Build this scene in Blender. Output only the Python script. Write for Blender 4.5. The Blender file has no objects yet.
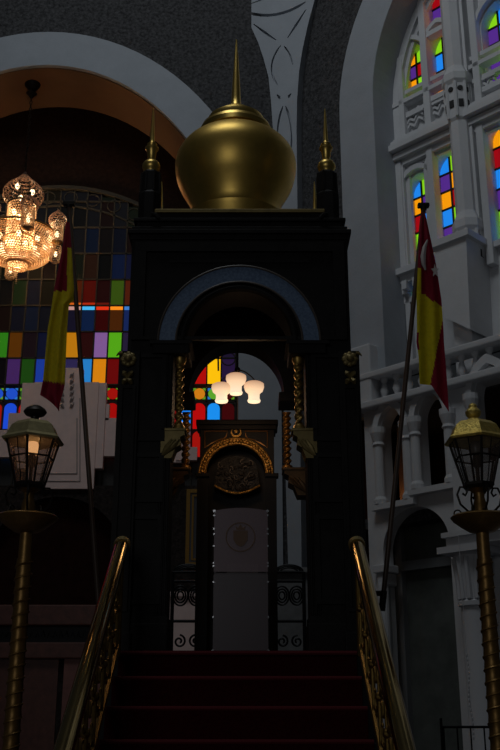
import bpy, bmesh, math, random
from mathutils import Vector, Matrix
from mathutils.geometry import tessellate_polygon
random.seed(7)
PI = math.pi
sin, cos, sqrt = math.sin, math.cos, math.sqrt
C = bpy.context.scene.collection
scene = bpy.context.scene

# ------------------------------------------------------------------ camera
TH = math.radians(19.0); F = 1000.0; EYE = 1.53
cd = bpy.data.cameras.new('camera'); cam = bpy.data.objects.new('camera', cd); C.objects.link(cam)
cam.location = (0, 0, EYE); cam.rotation_euler = (PI/2 + TH, 0, 0)
cd.sensor_fit = 'HORIZONTAL'; cd.sensor_width = 24.0; cd.lens = 48.0
cd.clip_start = 0.05; cd.clip_end = 200
scene.camera = cam

def ray(px, py):
    x = (px-250)/F; y = (375-py)/F
    return x, cos(TH)-y*sin(TH), sin(TH)+y*cos(TH)
def at(px, py, D):                       # world point seen at a pixel, at distance Y = D
    x, y, z = ray(px, py); t = D/y
    return Vector((x*t, D, EYE+z*t))
def AX(px, py, D): return at(px, py, D).x
def AZ(py, D): return at(250, py, D).z

# ------------------------------------------------------------------ materials
def lin(c):
    c = c/255.0
    return c/12.92 if c <= 0.04045 else ((c+0.055)/1.055)**2.4
def S(r, g, b): return (lin(r), lin(g), lin(b))
MATS = {}
def mat(name, col, rough=0.6, metal=0.0, spec=0.5, noise=0.0, nscale=8.0, bump=0.0, bscale=40.0, coat=0.0,
        emit=None, estr=0.0, col2=None):
    if name in MATS: return MATS[name]
    m = bpy.data.materials.new(name); m.use_nodes = True
    nt = m.node_tree; b = nt.nodes['Principled BSDF']
    b.inputs['Base Color'].default_value = (*col, 1)
    b.inputs['Roughness'].default_value = rough; b.inputs['Metallic'].default_value = metal
    b.inputs['Specular IOR Level'].default_value = spec
    b.inputs['Coat Weight'].default_value = coat
    if emit is not None:
        b.inputs['Emission Color'].default_value = (*emit, 1); b.inputs['Emission Strength'].default_value = estr
    if noise > 0 or col2 is not None or bump > 0:
        tc = nt.nodes.new('ShaderNodeTexCoord')
    if noise > 0 or col2 is not None:
        n = nt.nodes.new('ShaderNodeTexNoise'); n.inputs['Scale'].default_value = nscale
        n.inputs['Detail'].default_value = 6; n.inputs['Roughness'].default_value = .65
        r = nt.nodes.new('ShaderNodeValToRGB')
        c2 = col2 if col2 is not None else tuple(min(1, x*(1+noise)) for x in col)
        c1 = col if col2 is not None else tuple(x*(1-noise) for x in col)
        r.color_ramp.elements[0].position = .32; r.color_ramp.elements[1].position = .68
        r.color_ramp.elements[0].color = (*c1, 1); r.color_ramp.elements[1].color = (*c2, 1)
        nt.links.new(tc.outputs['Object'], n.inputs['Vector'])
        nt.links.new(n.outputs['Fac'], r.inputs['Fac']); nt.links.new(r.outputs['Color'], b.inputs['Base Color'])
    if bump > 0:
        n2 = nt.nodes.new('ShaderNodeTexNoise'); n2.inputs['Scale'].default_value = bscale; n2.inputs['Detail'].default_value = 4
        bp = nt.nodes.new('ShaderNodeBump'); bp.inputs['Strength'].default_value = bump; bp.inputs['Distance'].default_value = .02
        nt.links.new(tc.outputs['Object'], n2.inputs['Vector'])
        nt.links.new(n2.outputs['Fac'], bp.inputs['Height']); nt.links.new(bp.outputs['Normal'], b.inputs['Normal'])
    MATS[name] = m
    return m
def glow(name, col, s=1.0):                 # lit window glass, lit bulbs and lit lamp shades only
    if name in MATS: return MATS[name]
    return mat(name, tuple(min(.25, x*.2) for x in col), .6, spec=.05, emit=col, estr=s)
def translu(name, col, opacity=1.0, tr=.5, rough=.1, spec=.04):
    if name in MATS: return MATS[name]
    m = bpy.data.materials.new(name); m.use_nodes = True; nt = m.node_tree
    for n in list(nt.nodes):
        if n.type != 'OUTPUT_MATERIAL': nt.nodes.remove(n)
    out = [n for n in nt.nodes][0]
    d = nt.nodes.new('ShaderNodeBsdfDiffuse'); t = nt.nodes.new('ShaderNodeBsdfTranslucent'); g = nt.nodes.new('ShaderNodeBsdfGlossy'); tp = nt.nodes.new('ShaderNodeBsdfTransparent')
    d.inputs[0].default_value = (*col, 1); t.inputs[0].default_value = (*col, 1); g.inputs['Roughness'].default_value = rough
    m1 = nt.nodes.new('ShaderNodeMixShader'); m1.inputs[0].default_value = tr; nt.links.new(d.outputs[0], m1.inputs[1]); nt.links.new(t.outputs[0], m1.inputs[2])
    m2 = nt.nodes.new('ShaderNodeMixShader'); m2.inputs[0].default_value = spec; nt.links.new(m1.outputs[0], m2.inputs[1]); nt.links.new(g.outputs[0], m2.inputs[2])
    m3 = nt.nodes.new('ShaderNodeMixShader'); m3.inputs[0].default_value = opacity; nt.links.new(tp.outputs[0], m3.inputs[1]); nt.links.new(m2.outputs[0], m3.inputs[2])
    nt.links.new(m3.outputs[0], out.inputs['Surface'])
    MATS[name] = m
    return m
def clear(name, col, opacity, rough=.2, bump=0):
    if name in MATS: return MATS[name]
    m = bpy.data.materials.new(name); m.use_nodes = True
    nt = m.node_tree; b = nt.nodes['Principled BSDF']
    b.inputs['Base Color'].default_value = (*col, 1); b.inputs['Roughness'].default_value = rough
    b.inputs['Alpha'].default_value = opacity
    MATS[name] = m
    return m

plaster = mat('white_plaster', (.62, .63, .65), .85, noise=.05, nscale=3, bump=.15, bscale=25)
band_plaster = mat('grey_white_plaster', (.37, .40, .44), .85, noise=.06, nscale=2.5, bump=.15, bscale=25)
rough_cast = mat('grey_roughcast', (.066, .066, .069), .95, spec=.1, noise=.6, nscale=18, bump=.9, bscale=34)
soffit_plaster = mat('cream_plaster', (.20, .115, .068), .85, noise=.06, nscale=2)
brown_wall = mat('dark_brown_wall_tile', (.022, .011, .007), .9, spec=.08, noise=.35, nscale=14, bump=.4, bscale=20)
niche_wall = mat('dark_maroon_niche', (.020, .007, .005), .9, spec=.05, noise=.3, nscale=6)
ledge_mat = mat('red_brown_marble', (.095, .030, .020), .5, noise=.3, nscale=9)
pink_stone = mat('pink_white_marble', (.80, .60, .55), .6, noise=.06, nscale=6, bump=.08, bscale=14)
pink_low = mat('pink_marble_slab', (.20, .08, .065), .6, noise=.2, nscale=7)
ebony = mat('black_lacquered_wood', (.0085, .0072, .0068), .55, spec=.15, noise=.35, nscale=10, bump=.08, bscale=18)
dark_wood = mat('dark_brown_wood', (.008, .0055, .0045), .5, spec=.25, noise=.4, nscale=9)
gold = mat('gilded_metal', (.78, .54, .15), .36, 1.0, noise=.07, nscale=5)
dome_gold = mat('brushed_gold_leaf', (.76, .51, .125), .42, 1.0, noise=.10, nscale=6, bump=.05, bscale=7)
old_gold = mat('aged_gold_paint', (.46, .29, .08), .42, .85, noise=.25, nscale=22)
pale_gold = mat('pale_gold_paint', (.22, .165, .06), .5, .6, noise=.2, nscale=14)
brass = mat('polished_brass', (.55, .40, .17), .13, 1.0, noise=.08, nscale=9)
blue_tile = mat('blue_mosaic_tile', (.045, .085, .17), .5, noise=.0, col2=(.13, .20, .31), nscale=42)
carpet = mat('dark_red_carpet', (.040, .003, .005), .95, spec=.05, noise=.3, nscale=60, bump=.4, bscale=120)
fret_gold = mat('dark_brass_fretwork', (.30, .185, .05), .38, .9, noise=.3, nscale=22)
iron = mat('black_wrought_iron', (.012, .012, .013), .5, .6)
lamp_iron = mat('bronze_painted_iron', (.02, .016, .012), .45, .6)
lamp_gold = mat('bright_gold_lamp_paint', (.74, .55, .14), .42, .8, noise=.25, nscale=30, bump=.4, bscale=60)
lamp_dull = mat('dull_gold_lamp_paint', (.42, .36, .18), .5, .6, noise=.2, nscale=20)
pole_gold = mat('brown_gold_lamp_paint', (.25, .14, .04), .42, .7, noise=.2, nscale=20)
lead = mat('window_lead', (.045, .042, .034), .7, 0, .1)
fl_red = mat('maroon_flag_cloth', (.42, .016, .05), .85, noise=.08, nscale=30)
fl_yel = mat('yellow_flag_cloth', (.88, .76, .02), .85, noise=.08, nscale=30)
fl_wht = mat('white_flag_cloth', (.55, .50, .48), .85)
pole_mat = mat('brown_flag_pole', (.075, .045, .03), .45)
crystal = translu('amber_cut_crystal', (.92, .74, .54), 1.0, .55, .1, .10)
crystal_dark = translu('smoky_cut_crystal', (.50, .34, .26), 1.0, .55, .1, .15)
frost = clear('frosted_acrylic', (.25, .165, .185), .58, .35)
frost2 = clear('smoked_acrylic', (.13, .10, .11), .62, .35)
lamp_glass = translu('lantern_glass', (.30, .22, .17), .42, .6, .1, .05)
dark_glass = mat('dark_green_door_glass', (.12, .13, .12), .25, 0, .5, noise=.2, nscale=3)
chrome = mat('polished_steel', (.8, .8, .82), .15, 1.0)
crest = mat('brown_crest_print', (.16, .085, .045), .6)
paper = mat('white_paper', (.55, .50, .48), .8)
floor_mat = mat('grey_marble_floor', (.12, .11, .11), .25, 0, .5, noise=.25, nscale=2)
hall_brown = mat('warm_gallery_wall', (.35, .21, .13), .8, noise=.1, nscale=4)

# ------------------------------------------------------------------ mesh builder
class M:
    def __init__(s): s.bm = bmesh.new()
    def mark(s, n0, mi):
        s.bm.faces.ensure_lookup_table()
        for f in s.bm.faces[n0:]: f.material_index = mi
    def box(s, x0, x1, y0, y1, z0, z1, mp=None, mi=0, bev=0.0):
        n0 = len(s.bm.faces)
        mp = mp or (lambda a, b, c: Vector((a, b, c)))
        v = [s.bm.verts.new(mp(a, b, c)) for a in (x0, x1) for b in (y0, y1) for c in (z0, z1)]
        fs = [s.bm.faces.new([v[i] for i in q]) for q in
              ((0, 1, 3, 2), (4, 6, 7, 5), (0, 4, 5, 1), (2, 3, 7, 6), (0, 2, 6, 4), (1, 5, 7, 3))]
        if bev > 0:
            es = list({e for f in fs for e in f.edges})
            bmesh.ops.bevel(s.bm, geom=es, offset=bev, segments=2, affect='EDGES', profile=.6)
        s.mark(n0, mi); return s
    def prism(s, pts, holes=(), w0=0.0, w1=.1, mp=None, mi=0):
        """polygon (u,v) with holes, from depth w0 to w1"""
        n0 = len(s.bm.faces)
        mp = mp or (lambda u, v, w: Vector((u, w, v)))
        loops = [list(pts)] + [list(h) for h in holes]
        flat = [p for l in loops for p in l]
        tris = tessellate_polygon([[Vector((p[0], p[1], 0)) for p in l] for l in loops])
        a = [s.bm.verts.new(mp(p[0], p[1], w0)) for p in flat]
        b = [s.bm.verts.new(mp(p[0], p[1], w1)) for p in flat]
        for t in tris:
            if len(set(t)) < 3: continue
            try:
                s.bm.faces.new([a[i] for i in t]); s.bm.faces.new([b[i] for i in reversed(t)])
            except ValueError: pass
        k = 0
        for l in loops:
            n = len(l)
            for i in range(n):
                j = (i+1) % n
                try: s.bm.faces.new([a[k+i], b[k+i], b[k+j], a[k+j]])
                except ValueError: pass
            k += n
        s.mark(n0, mi); return s
    def lathe(s, c, prof, n=32, mi=0, ph=0.0, mp=None):
        n0 = len(s.bm.faces)
        rings = []
        for r, z in prof:
            if r < 1e-5: rings.append([s.bm.verts.new((c[0], c[1], z))])
            else: rings.append([s.bm.verts.new((c[0]+r*cos(ph+2*PI*i/n), c[1]+r*sin(ph+2*PI*i/n), z)) for i in range(n)])
        for A, B in zip(rings, rings[1:]):
            if len(A) == 1 and len(B) == 1: continue
            for i in range(n):
                j = (i+1) % n
                if len(A) == 1: s.bm.faces.new([A[0], B[i], B[j]])
                elif len(B) == 1: s.bm.faces.new([A[i], A[j], B[0]])
                else: s.bm.faces.new([A[i], A[j], B[j], B[i]])
        if len(rings[0]) > 1: s.bm.faces.new(list(reversed(rings[0])))
        if len(rings[-1]) > 1: s.bm.faces.new(rings[-1])
        s.mark(n0, mi); return s
    def tube(s, path, r, n=8, mi=0, closed=False):
        n0 = len(s.bm.faces)
        P = [Vector(p) for p in path]; m = len(P)
        R = r if isinstance(r, (list, tuple)) else [r]*m
        rings = []; up = None
        for i, p in enumerate(P):
            if closed: d = P[(i+1) % m]-P[i-1]
            else: d = P[min(i+1, m-1)]-P[max(i-1, 0)]
            d.normalize()
            if up is None:
                up = Vector((0, 0, 1)) if abs(d.z) < .9 else Vector((1, 0, 0))
            a = d.cross(up)
            if a.length < 1e-6: a = d.cross(Vector((0.3, .8, .5)))
            a.normalize(); b = a.cross(d).normalized(); up = b
            rings.append([s.bm.verts.new(p + R[i]*(cos(2*PI*k/n)*a + sin(2*PI*k/n)*b)) for k in range(n)])
        pairs = list(zip(rings, rings[1:])) + ([(rings[-1], rings[0])] if closed else [])
        for A, B in pairs:
            for k in range(n):
                s.bm.faces.new([A[k], A[(k+1) % n], B[(k+1) % n], B[k]])
        if not closed:
            s.bm.faces.new(list(reversed(rings[0]))); s.bm.faces.new(rings[-1])
        s.mark(n0, mi); return s
    def ball(s, c, r, mi=0, u=12, v=8, sc=(1, 1, 1)):
        n0 = len(s.bm.faces)
        bmesh.ops.create_uvsphere(s.bm, u_segments=u, v_segments=v, radius=1,
            matrix=Matrix.Translation(c) @ Matrix.Diagonal((r*sc[0], r*sc[1], r*sc[2], 1)))
        s.mark(n0, mi); return s
    def octa(s, c, r, mi=0):
        n0 = len(s.bm.faces)
        x, y, z = c
        v = [s.bm.verts.new(p) for p in ((x+r, y, z), (x, y+r, z), (x-r, y, z), (x, y-r, z), (x, y, z+r), (x, y, z-r))]
        for i in range(4):
            s.bm.faces.new([v[i], v[(i+1) % 4], v[4]]); s.bm.faces.new([v[(i+1) % 4], v[i], v[5]])
        s.mark(n0, mi); return s
    def twist(s, x, y, z0, z1, r, turns, mi=0, n=14, rows=90, lobes=2, amp=.3):
        n0 = len(s.bm.faces)
        rings = []
        for k in range(rows+1):
            t = k/rows; z = z0+(z1-z0)*t
            rings.append([s.bm.verts.new((x+cos(2*PI*i/n)*rr, y+sin(2*PI*i/n)*rr, z))
                for i in range(n) for rr in [r*(1-amp/2+amp/2*cos(lobes*(2*PI*i/n) - 2*PI*turns*t))]])
        for A, B in zip(rings, rings[1:]):
            for i in range(n): s.bm.faces.new([A[i], A[(i+1) % n], B[(i+1) % n], B[i]])
        s.bm.faces.new(list(reversed(rings[0]))); s.bm.faces.new(rings[-1])
        s.mark(n0, mi); return s
    def out(s, name, mats, parent=None, smooth=True, **kw):
        bm = s.bm
        bmesh.ops.recalc_face_normals(bm, faces=bm.faces[:])
        if smooth:
            for f in bm.faces: f.smooth = True
            for e in bm.edges:
                if len(e.link_faces) == 2 and e.calc_face_angle(0) > math.radians(38): e.smooth = False
        org = Vector((0, 0, 0)); p = parent
        while p is not None: org += p.location; p = p.parent
        if parent is None:
            lo = [min(v.co[i] for v in bm.verts) for i in range(3)]; hi = [max(v.co[i] for v in bm.verts) for i in range(3)]
            org = Vector(((lo[0]+hi[0])/2, (lo[1]+hi[1])/2, lo[2]))
        bmesh.ops.translate(bm, verts=bm.verts[:], vec=-org)
        me = bpy.data.meshes.new(name); bm.to_mesh(me); bm.free()
        for m in (mats if isinstance(mats, (list, tuple)) else [mats]): me.materials.append(m)
        o = bpy.data.objects.new(name, me); C.objects.link(o)
        if parent is None: o.location = org
        else: o.parent = parent
        for k, v in kw.items(): o[k] = v
        return o
def thing(name, label, cat, loc, group=None):
    o = bpy.data.objects.new(name, None); C.objects.link(o)
    o.location = loc; o.empty_display_size = .2
    o['label'] = label; o['category'] = cat
    if group: o['group'] = group
    return o
def struct_root(name, loc, label=None):
    o = bpy.data.objects.new(name, None); C.objects.link(o); o.location = loc; o['kind'] = 'structure'
    if label: o['label'] = label
    return o
def arch(cx, h, z0, zs, rise=None, n=28, kind='round'):
    """outline of an arched opening, from lower left over the top to lower right"""
    rise = h if rise is None else rise
    top = []
    if kind == 'round':
        for i in range(n+1):
            a = PI-PI*i/n; top.append((cx+h*cos(a), zs+rise*sin(a)))
    else:
        R = (h*h+rise*rise)/(2*h); a1 = math.acos(max(-1, min(1, (R-h)/R))); m = n//2
        for i in range(m+1):
            a = PI-a1*i/m; top.append((cx-h+R+R*cos(a), zs+R*sin(a)))
        for i in range(m-1, -1, -1):
            a = a1*i/m; top.append((cx+h-R+R*cos(a), zs+R*sin(a)))
    return [(cx-h, z0)] + top + [(cx+h, z0)] if z0 < zs-1e-6 else top
def ringpoly(outer, inner): return list(outer)+list(reversed(inner))
def rect(a, b, c, d): return [(a, c), (b, c), (b, d), (a, d)]
def bez(p0, p1, p2, n=8):
    return [tuple((1-t)**2*a+2*t*(1-t)*b+t*t*c for a, b, c in zip(p0, p1, p2)) for t in [i/n for i in range(n+1)]]
def spiral(c, r0, r1, a0, a1, n=22):
    return [(c[0]+(r0+(r1-r0)*i/n)*cos(a0+(a1-a0)*i/n), c[1]+(r0+(r1-r0)*i/n)*sin(a0+(a1-a0)*i/n)) for i in range(n+1)]

# ================================================================== SETTING
B = 15.0                                   # back wall plane
M().box(-9, 9, -3, 19, -.3, 0).out('floor', floor_mat, smooth=False, kind='structure')

# ---- back wall: roughcast with one big arch
ac = AX(47, 67, B)                         # arch centre line
aA, aB = AX(238.5, 370, B)-ac, 4.65          # inner half width and rise
zap = AZ(67, B); zsp = zap-aB
oA = AX(281, 372, B)-ac; zop = AZ(34, B); oB = 5.45
CX0 = .81                                  # corner of back wall and right wall
inner = arch(ac, aA, 0, zsp, aB, 48)
outer = arch(ac, oA, 0, zop-oB, oB, 48)
wall = [(-9, 0)] + outer + [(CX0, 0), (CX0, 17), (-9, 17)]
M().prism(wall, w0=B, w1=B+1.2).out('wall_back', rough_cast, smooth=False, kind='structure')
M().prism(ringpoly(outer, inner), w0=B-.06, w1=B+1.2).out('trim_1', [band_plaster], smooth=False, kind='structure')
# warm soffit lining under the arch
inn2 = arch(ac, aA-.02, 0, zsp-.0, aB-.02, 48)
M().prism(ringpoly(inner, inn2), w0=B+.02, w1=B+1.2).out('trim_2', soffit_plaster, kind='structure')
# recess wall behind the arch
RY = B+1.2
M().box(-9, CX0+.9, RY, RY+.3, 0, 17).out('wall_recess', brown_wall, smooth=False, kind='structure')

# ---- the big stained glass window in the recess
WY = RY-.05
wc = AX(48, 370, WY); wr = AX(238, 370, WY)-wc
whead0 = AZ(371, WY); wrise = AZ(190, WY)-whead0
def head(u):
    q = 1-((u-wc)/wr)**2
    return whead0+wrise*sqrt(q) if q > 0 else whead0
colx = lambda k: AX(8.5+14.2*k, 345, WY)
rowp = [176, 202, 228, 254, 280, 306, 332, 358.5, 385, 402, 430, 458, 488]
rowz = [AZ(p, WY) for p in rowp]
root = struct_root('window_1', (wc, WY, rowz[-1]))
PAN = {  # (row, column): colour of the pane as daylight makes it
 (6, -1): (40, 110, 20), (6, 0): (75, 40, 5), (6, 1): (18, 10, 14), (6, 2): (10, 14, 34), (6, 3): (14, 14, 30), (6, 4): (176, 112, 14), (6, 5): (34, 8, 8), (6, 6): (120, 84, 140),
 (6, 7): (80, 160, 22), (6, 8): (34, 26, 50), (7, -1): (8, 6, 8), (7, 0): (58, 32, 82), (7, 1): (24, 60, 14), (7, 2): (24, 52, 140), (7, 3): (90, 60, 20), (7, 4): (40, 34, 70), (7, 5): (36, 120, 190),
 (7, 6): (206, 124, 14), (7, 7): (96, 8, 8), (7, 8): (60, 10, 12), (5, 4): (16, 14, 30), (5, 5): (10, 26, 56), (5, 6): (44, 4, 4), (5, 7): (64, 30, 6), (5, 8): (20, 34, 80),
 (5, 0): (8, 10, 18), (5, 1): (8, 14, 26), (5, 2): (8, 10, 16), (4, 0): (14, 26, 10), (4, 1): (10, 12, 20), (4, 4): (64, 22, 6), (4, 5): (64, 8, 4), (4, 6): (26, 6, 6), (4, 7): (48, 70, 14), (4, 8): (70, 24, 10),
 (3, 5): (28, 14, 8), (3, 6): (6, 6, 6), (3, 7): (10, 18, 40), (3, 8): (14, 16, 36), (2, 5): (8, 14, 26), (2, 6): (10, 8, 8), (2, 7): (8, 10, 18),
 (7, 13): (170, 12, 8), (7, 14): (250, 190, 10), (7, 15): (34, 20, 52), (6, 13): (90, 10, 8), (6, 14): (170, 110, 12), (6, 15): (26, 18, 40),
 (7, 9): (40, 90, 20), (7, 10): (30, 30, 80), (7, 11): (160, 90, 10), (7, 12): (150, 14, 10), (6, 12): (120, 70, 8)}
glass_m = []; gi = {}
def gidx(rgb):
    if rgb not in gi:
        gi[rgb] = len(glass_m)
        glass_m.append(glow('stained_glass_%d_%d_%d' % rgb, S(*rgb), 1.0))
    return gi[rgb]
dim = [(12, 12, 14), (14, 7, 6), (8, 12, 20), (8, 8, 8), (10, 13, 8), (14, 11, 6), (8, 6, 10)]
mg = M()
for r in range(0, 8):
    for k in range(-8, 16):
        u0, u1 = colx(k), colx(k+1)
        zt = min(rowz[r], head((u0+u1)/2)-.02); zb = rowz[r+1]
        if zt-zb < .06: continue
        rgb = PAN.get((r, k)) or random.choice(dim)
        if r >= 6 and (r, k) not in PAN: rgb = random.choice([(70, 30, 90), (40, 90, 20), (140, 14, 10), (30, 60, 150), (170, 110, 12)])
        mg.box(u0, u1, WY, WY+.03, zb, zt, mi=gidx(rgb))
        if r == 5 and 4 <= k <= 8:                       # daylight gap above the lower roof: brighter strip
            q = [(190, 140, 130), (70, 180, 235), (220, 50, 20), (250, 140, 30), (60, 120, 200)][k-4]
            mg.box(u0, u1, WY-.006, WY, zt-.075, zt, mi=gidx(q))
        if r == 4 and k in (4, 5, 6):
            q = [(200, 90, 20), (170, 40, 10), (90, 20, 10)][k-4]
            mg.box(u0, u1, WY-.006, WY, zb, zb+.06, mi=gidx(q))
circ = {-1: (30, 74, 190), 0: (30, 74, 190), 1: (40, 90, 30), 7: (150, 16, 10), 8: (30, 70, 160), 13: (200, 120, 20), 14: (90, 160, 40), 15: (60, 10, 10), 12: (70, 150, 40), 5: (150, 60, 10)}
archc = {-1: (140, 20, 10), 0: (26, 70, 200), 1: (150, 16, 10), 7: (150, 10, 8), 8: (30, 120, 60), 12: (26, 120, 225), 13: (176, 10, 10), 14: (26, 140, 235), 15: (56, 6, 8)}
bad = mat('lead_came_backing', (.02, .018, .016), .6)
for k in range(-8, 16):
    u0, u1 = colx(k), colx(k+1); um = (u0+u1)/2; hw = (u1-u0)*.42
    zc = (rowz[8]+rowz[9])/2; rr = min(hw, (rowz[8]-rowz[9])/2)*.92
    mg.prism([(um+rr*cos(2*PI*i/16), zc+rr*sin(2*PI*i/16)) for i in range(16)], w0=WY, w1=WY+.03, mi=gidx(circ.get(k, (40, 60, 120))))
    for sx in (-1, 1):
        for sz in (-1, 1):
            cxx, czz = um+sx*hw, zc+sz*rr
            mg.prism([(cxx, czz), (cxx-sx*hw*.5, czz), (cxx, czz-sz*rr*.5)], w0=WY, w1=WY+.03, mi=gidx((40, 110, 190) if (k+sx) % 2 else (90, 140, 30)))
    for r in (9, 10):
        mg.prism(arch(um, hw, rowz[r+1]+.02, rowz[r]-hw*.9-.02, hw*.9, 10), w0=WY, w1=WY+.03, mi=gidx(archc.get(k if r == 9 else 14-k, (120, 14, 12))))
mg.out('stained_glass', glass_m, root, smooth=False)
mf = M()
for k in range(-8, 17):
    u = colx(k); mf.box(u-.012, u+.012, WY-.03, WY, rowz[-1], max(head(u), rowz[8]))
for r in range(1, 13):
    z = rowz[r]
    h = wr if z <= whead0 else wr*sqrt(max(0, 1-((z-whead0)/wrise)**2))
    mf.box(wc-h, wc+h, WY-.03, WY, z-.012, z+.012)
ho = arch(wc, wr+.07, rowz[-1], whead0, wrise+.07, 48); hi_ = arch(wc, wr, rowz[-1], whead0, wrise, 48)
mf.prism(ringpoly(ho, hi_), w0=WY-.06, w1=WY+.04)
inr = arch(wc, wr-.32, whead0, whead0, wrise-.32, 60); inr2 = arch(wc, wr-.35, whead0, whead0, wrise-.35, 60)
mf.prism(ringpoly(inr, inr2), w0=WY-.03, w1=WY)
for i in range(24):                                      # small scallops of the fan head
    a = PI*(i+.5)/24; q = wr-.16
    c = (wc+q*cos(a), whead0+(wrise-.16)*sin(a))
    mf.tube([(c[0]+.12*cos(b), WY-.015, c[1]+.12*sin(b)) for b in [2*PI*j/14 for j in range(14)]], .012, 5, closed=True)
mf.out('window_frame', lead, root, smooth=False)
M().prism(rect(wc-wr, wc+wr, rowz[-1], rowz[8]), w0=WY+.03, w1=WY+.048).out('lead_panel', bad, root, smooth=False)

# ---- stepped pink-white marble screen in front of the window foot
SY = B+.95
def sp(px, py): q = at(px, py, SY); return (q.x, q.z)
scr = M()
def steprect(x0, x1, y0, y1, w0, w1):
    a = sp(x0, (y0+y1)/2)[0]; b = sp(x1, (y0+y1)/2)[0]
    scr.box(a, b, w0, w1, sp(50, y1)[1], sp(50, y0)[1])
steprect(20, 105, 384, 469, SY-.06, SY+.1)
steprect(66, 83, 369, 386, SY-.06, SY+.1)
steprect(32, 97, 384, 490, SY-.10, SY+.02)
steprect(104, 117, 418, 456, SY+.0, SY+.12); steprect(104, 109, 404, 420, SY, SY+.12)
steprect(-20, 21, 430, 457, SY, SY+.12); steprect(8, 20, 413, 432, SY, SY+.12)
steprect(117, 135, 428, 456, SY+.02, SY+.12)
steprect(176, 197, 447, 460, SY, SY+.12); steprect(160, 190, 424, 462, SY+.02, SY+.12)
# engraved frame lines and a raised leaf sprig
for (x0, y0, x1, y1) in ((36, 475, 78, 475), (36, 482.5, 81, 482.5), (81, 400, 81, 482.5), (78, 420, 78, 475)):
    a = sp(x0, y0); b = sp(x1, y1)
    scr.tube([(a[0], SY-.105, a[1]), (b[0], SY-.105, b[1])], .011, 6, mi=1)
for i in range(6):
    for sgn in (-1, 1):
        a = sp(68+sgn*3, 410-i*6); b = sp(68+sgn*7, 404-i*6)
        scr.tube([(a[0], SY-.10, a[1]), ((a[0]+b[0])/2, SY-.12, (a[1]+b[1])/2), (b[0], SY-.10, b[1])], [.012, .03, .008], 6, mi=1)
scr.out('trim_3', [pink_stone, mat('pink_marble_carving', (.40, .33, .31), .6)], smooth=False, kind='structure')

# ---- lower recess: dark arched niche, ledges, a frieze and a pink slab
LY = RY-.02
def lp(px, py): q = at(px, py, LY); return (q.x, q.z)
nx, nh = lp(58, 560)[0], lp(58+66, 560)[0]-lp(58, 560)[0]
nz = lp(58, 500)[1]-nh*.95; nb = lp(58, 608)[1]
low = M()
low.prism(rect(-9, CX0, 0, lp(0, 489)[1]), [arch(nx, nh, nb, nz, nh*.95, 30)], w0=RY-.28, w1=RY-.02)
low.out('wall_recess_lower', mat('dark_brown_roughcast', (.030, .024, .022), .95, spec=.05, noise=.5, nscale=18, bump=.8, bscale=34), smooth=False, kind='structure')
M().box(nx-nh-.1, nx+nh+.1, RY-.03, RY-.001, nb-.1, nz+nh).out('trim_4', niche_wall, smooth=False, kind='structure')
led = M()
z1, z2, z3, z4 = lp(0, 608)[1], lp(0, 628)[1], lp(0, 644)[1], lp(0, 660)[1]
led.box(-9, CX0, RY-.52, RY-.28, z2, z1, bev=.02)
led.box(-9, CX0, RY-.42, RY-.28, z4, z3, bev=.02)
led.out('trim_5', ledge_mat, smooth=False, kind='structure')
fr = M(); fr.box(-9, CX0, RY-.36, RY-.28, z3, z2)
for i in range(70):
    u = -6+i*.09
    fr.tube([(u, RY-.365, z3+.06+.04*random.random()), (u+.03, RY-.37, z3+.14+.05*random.random()), (u+.06, RY-.365, z3+.08)], .012, 5)
fr.out('trim_6', iron, smooth=False, kind='structure')
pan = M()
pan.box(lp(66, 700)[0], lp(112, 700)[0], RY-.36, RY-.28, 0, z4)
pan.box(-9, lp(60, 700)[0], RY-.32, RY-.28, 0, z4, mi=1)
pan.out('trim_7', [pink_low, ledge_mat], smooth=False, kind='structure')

# ---- right wall (diagonal), local frame: u along the wall, v up, w behind it
k2 = 1/sqrt(2)
def DF(u, v, w): return Vector((CX0+(u+w)*k2, B+(-u+w)*k2, v))
def DB(u, w, v): return DF(u, v, w)
def W(px, py, e):
    rx, ry, rz = ray(px, py); t = (e*sqrt(2)+CX0+B)/(rx+ry)
    X, Y = rx*t-CX0, ry*t-B
    return ((X-Y)*k2, EYE+rz*t)
UE = 6.5
fcx, fR, fR2, fzs = 4.7, 3.0, 3.7, 10.97
E2 = -.15
vbal0 = W(400, 398, E2)[1]; vbal1 = W(400, 372, E2)[1]
f_in = arch(fcx, fR, vbal0-.1, fzs, fR, 48); f_out = arch(fcx, fR2, 0, fzs, fR2, 48); f_out2 = arch(fcx, fR2, vbal0-.1, fzs, fR2, 48)
M().prism([(0, 0)]+f_out+[(9, 0), (9, 17), (0, 17)], w0=0, w1=.6, mp=DF).out('wall_right', rough_cast, smooth=False, kind='structure')
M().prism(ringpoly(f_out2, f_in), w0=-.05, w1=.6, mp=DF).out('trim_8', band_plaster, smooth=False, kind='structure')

# ---- pendentive between the two arches, with carved strapwork
n2x, n2y = cos(PI/8), -sin(PI/8)
def PF(u, v, w): return Vector((CX0+u*n2x+w*sin(PI/8), B+u*n2y+w*cos(PI/8), v))
def PW(px, py, e):
    rx, ry, rz = ray(px, py)
    s, c = sin(PI/8), cos(PI/8)
    t = (e+CX0*s+B*c)/(rx*s+ry*c)
    return ((rx*t-CX0)*n2x+(ry*t-B)*n2y, EYE+rz*t)
pe = -.30
Lp = [(222, -16), (232, 0), (248, 20), (258, 42), (264, 60), (268.5, 77), (271, 101), (273, 130), (275, 165), (277, 215), (280, 300), (284, 420), (288, 560), (291, 700)]
Rp = [(303, 700), (301.5, 560), (300, 420), (299, 300), (297.5, 215), (297, 165), (296.5, 130), (297, 101), (299, 72), (302.5, 49), (308, 24), (314.5, 0), (321, -16)]
poly = [PW(x, y, pe) for x, y in Lp+Rp]
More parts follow.
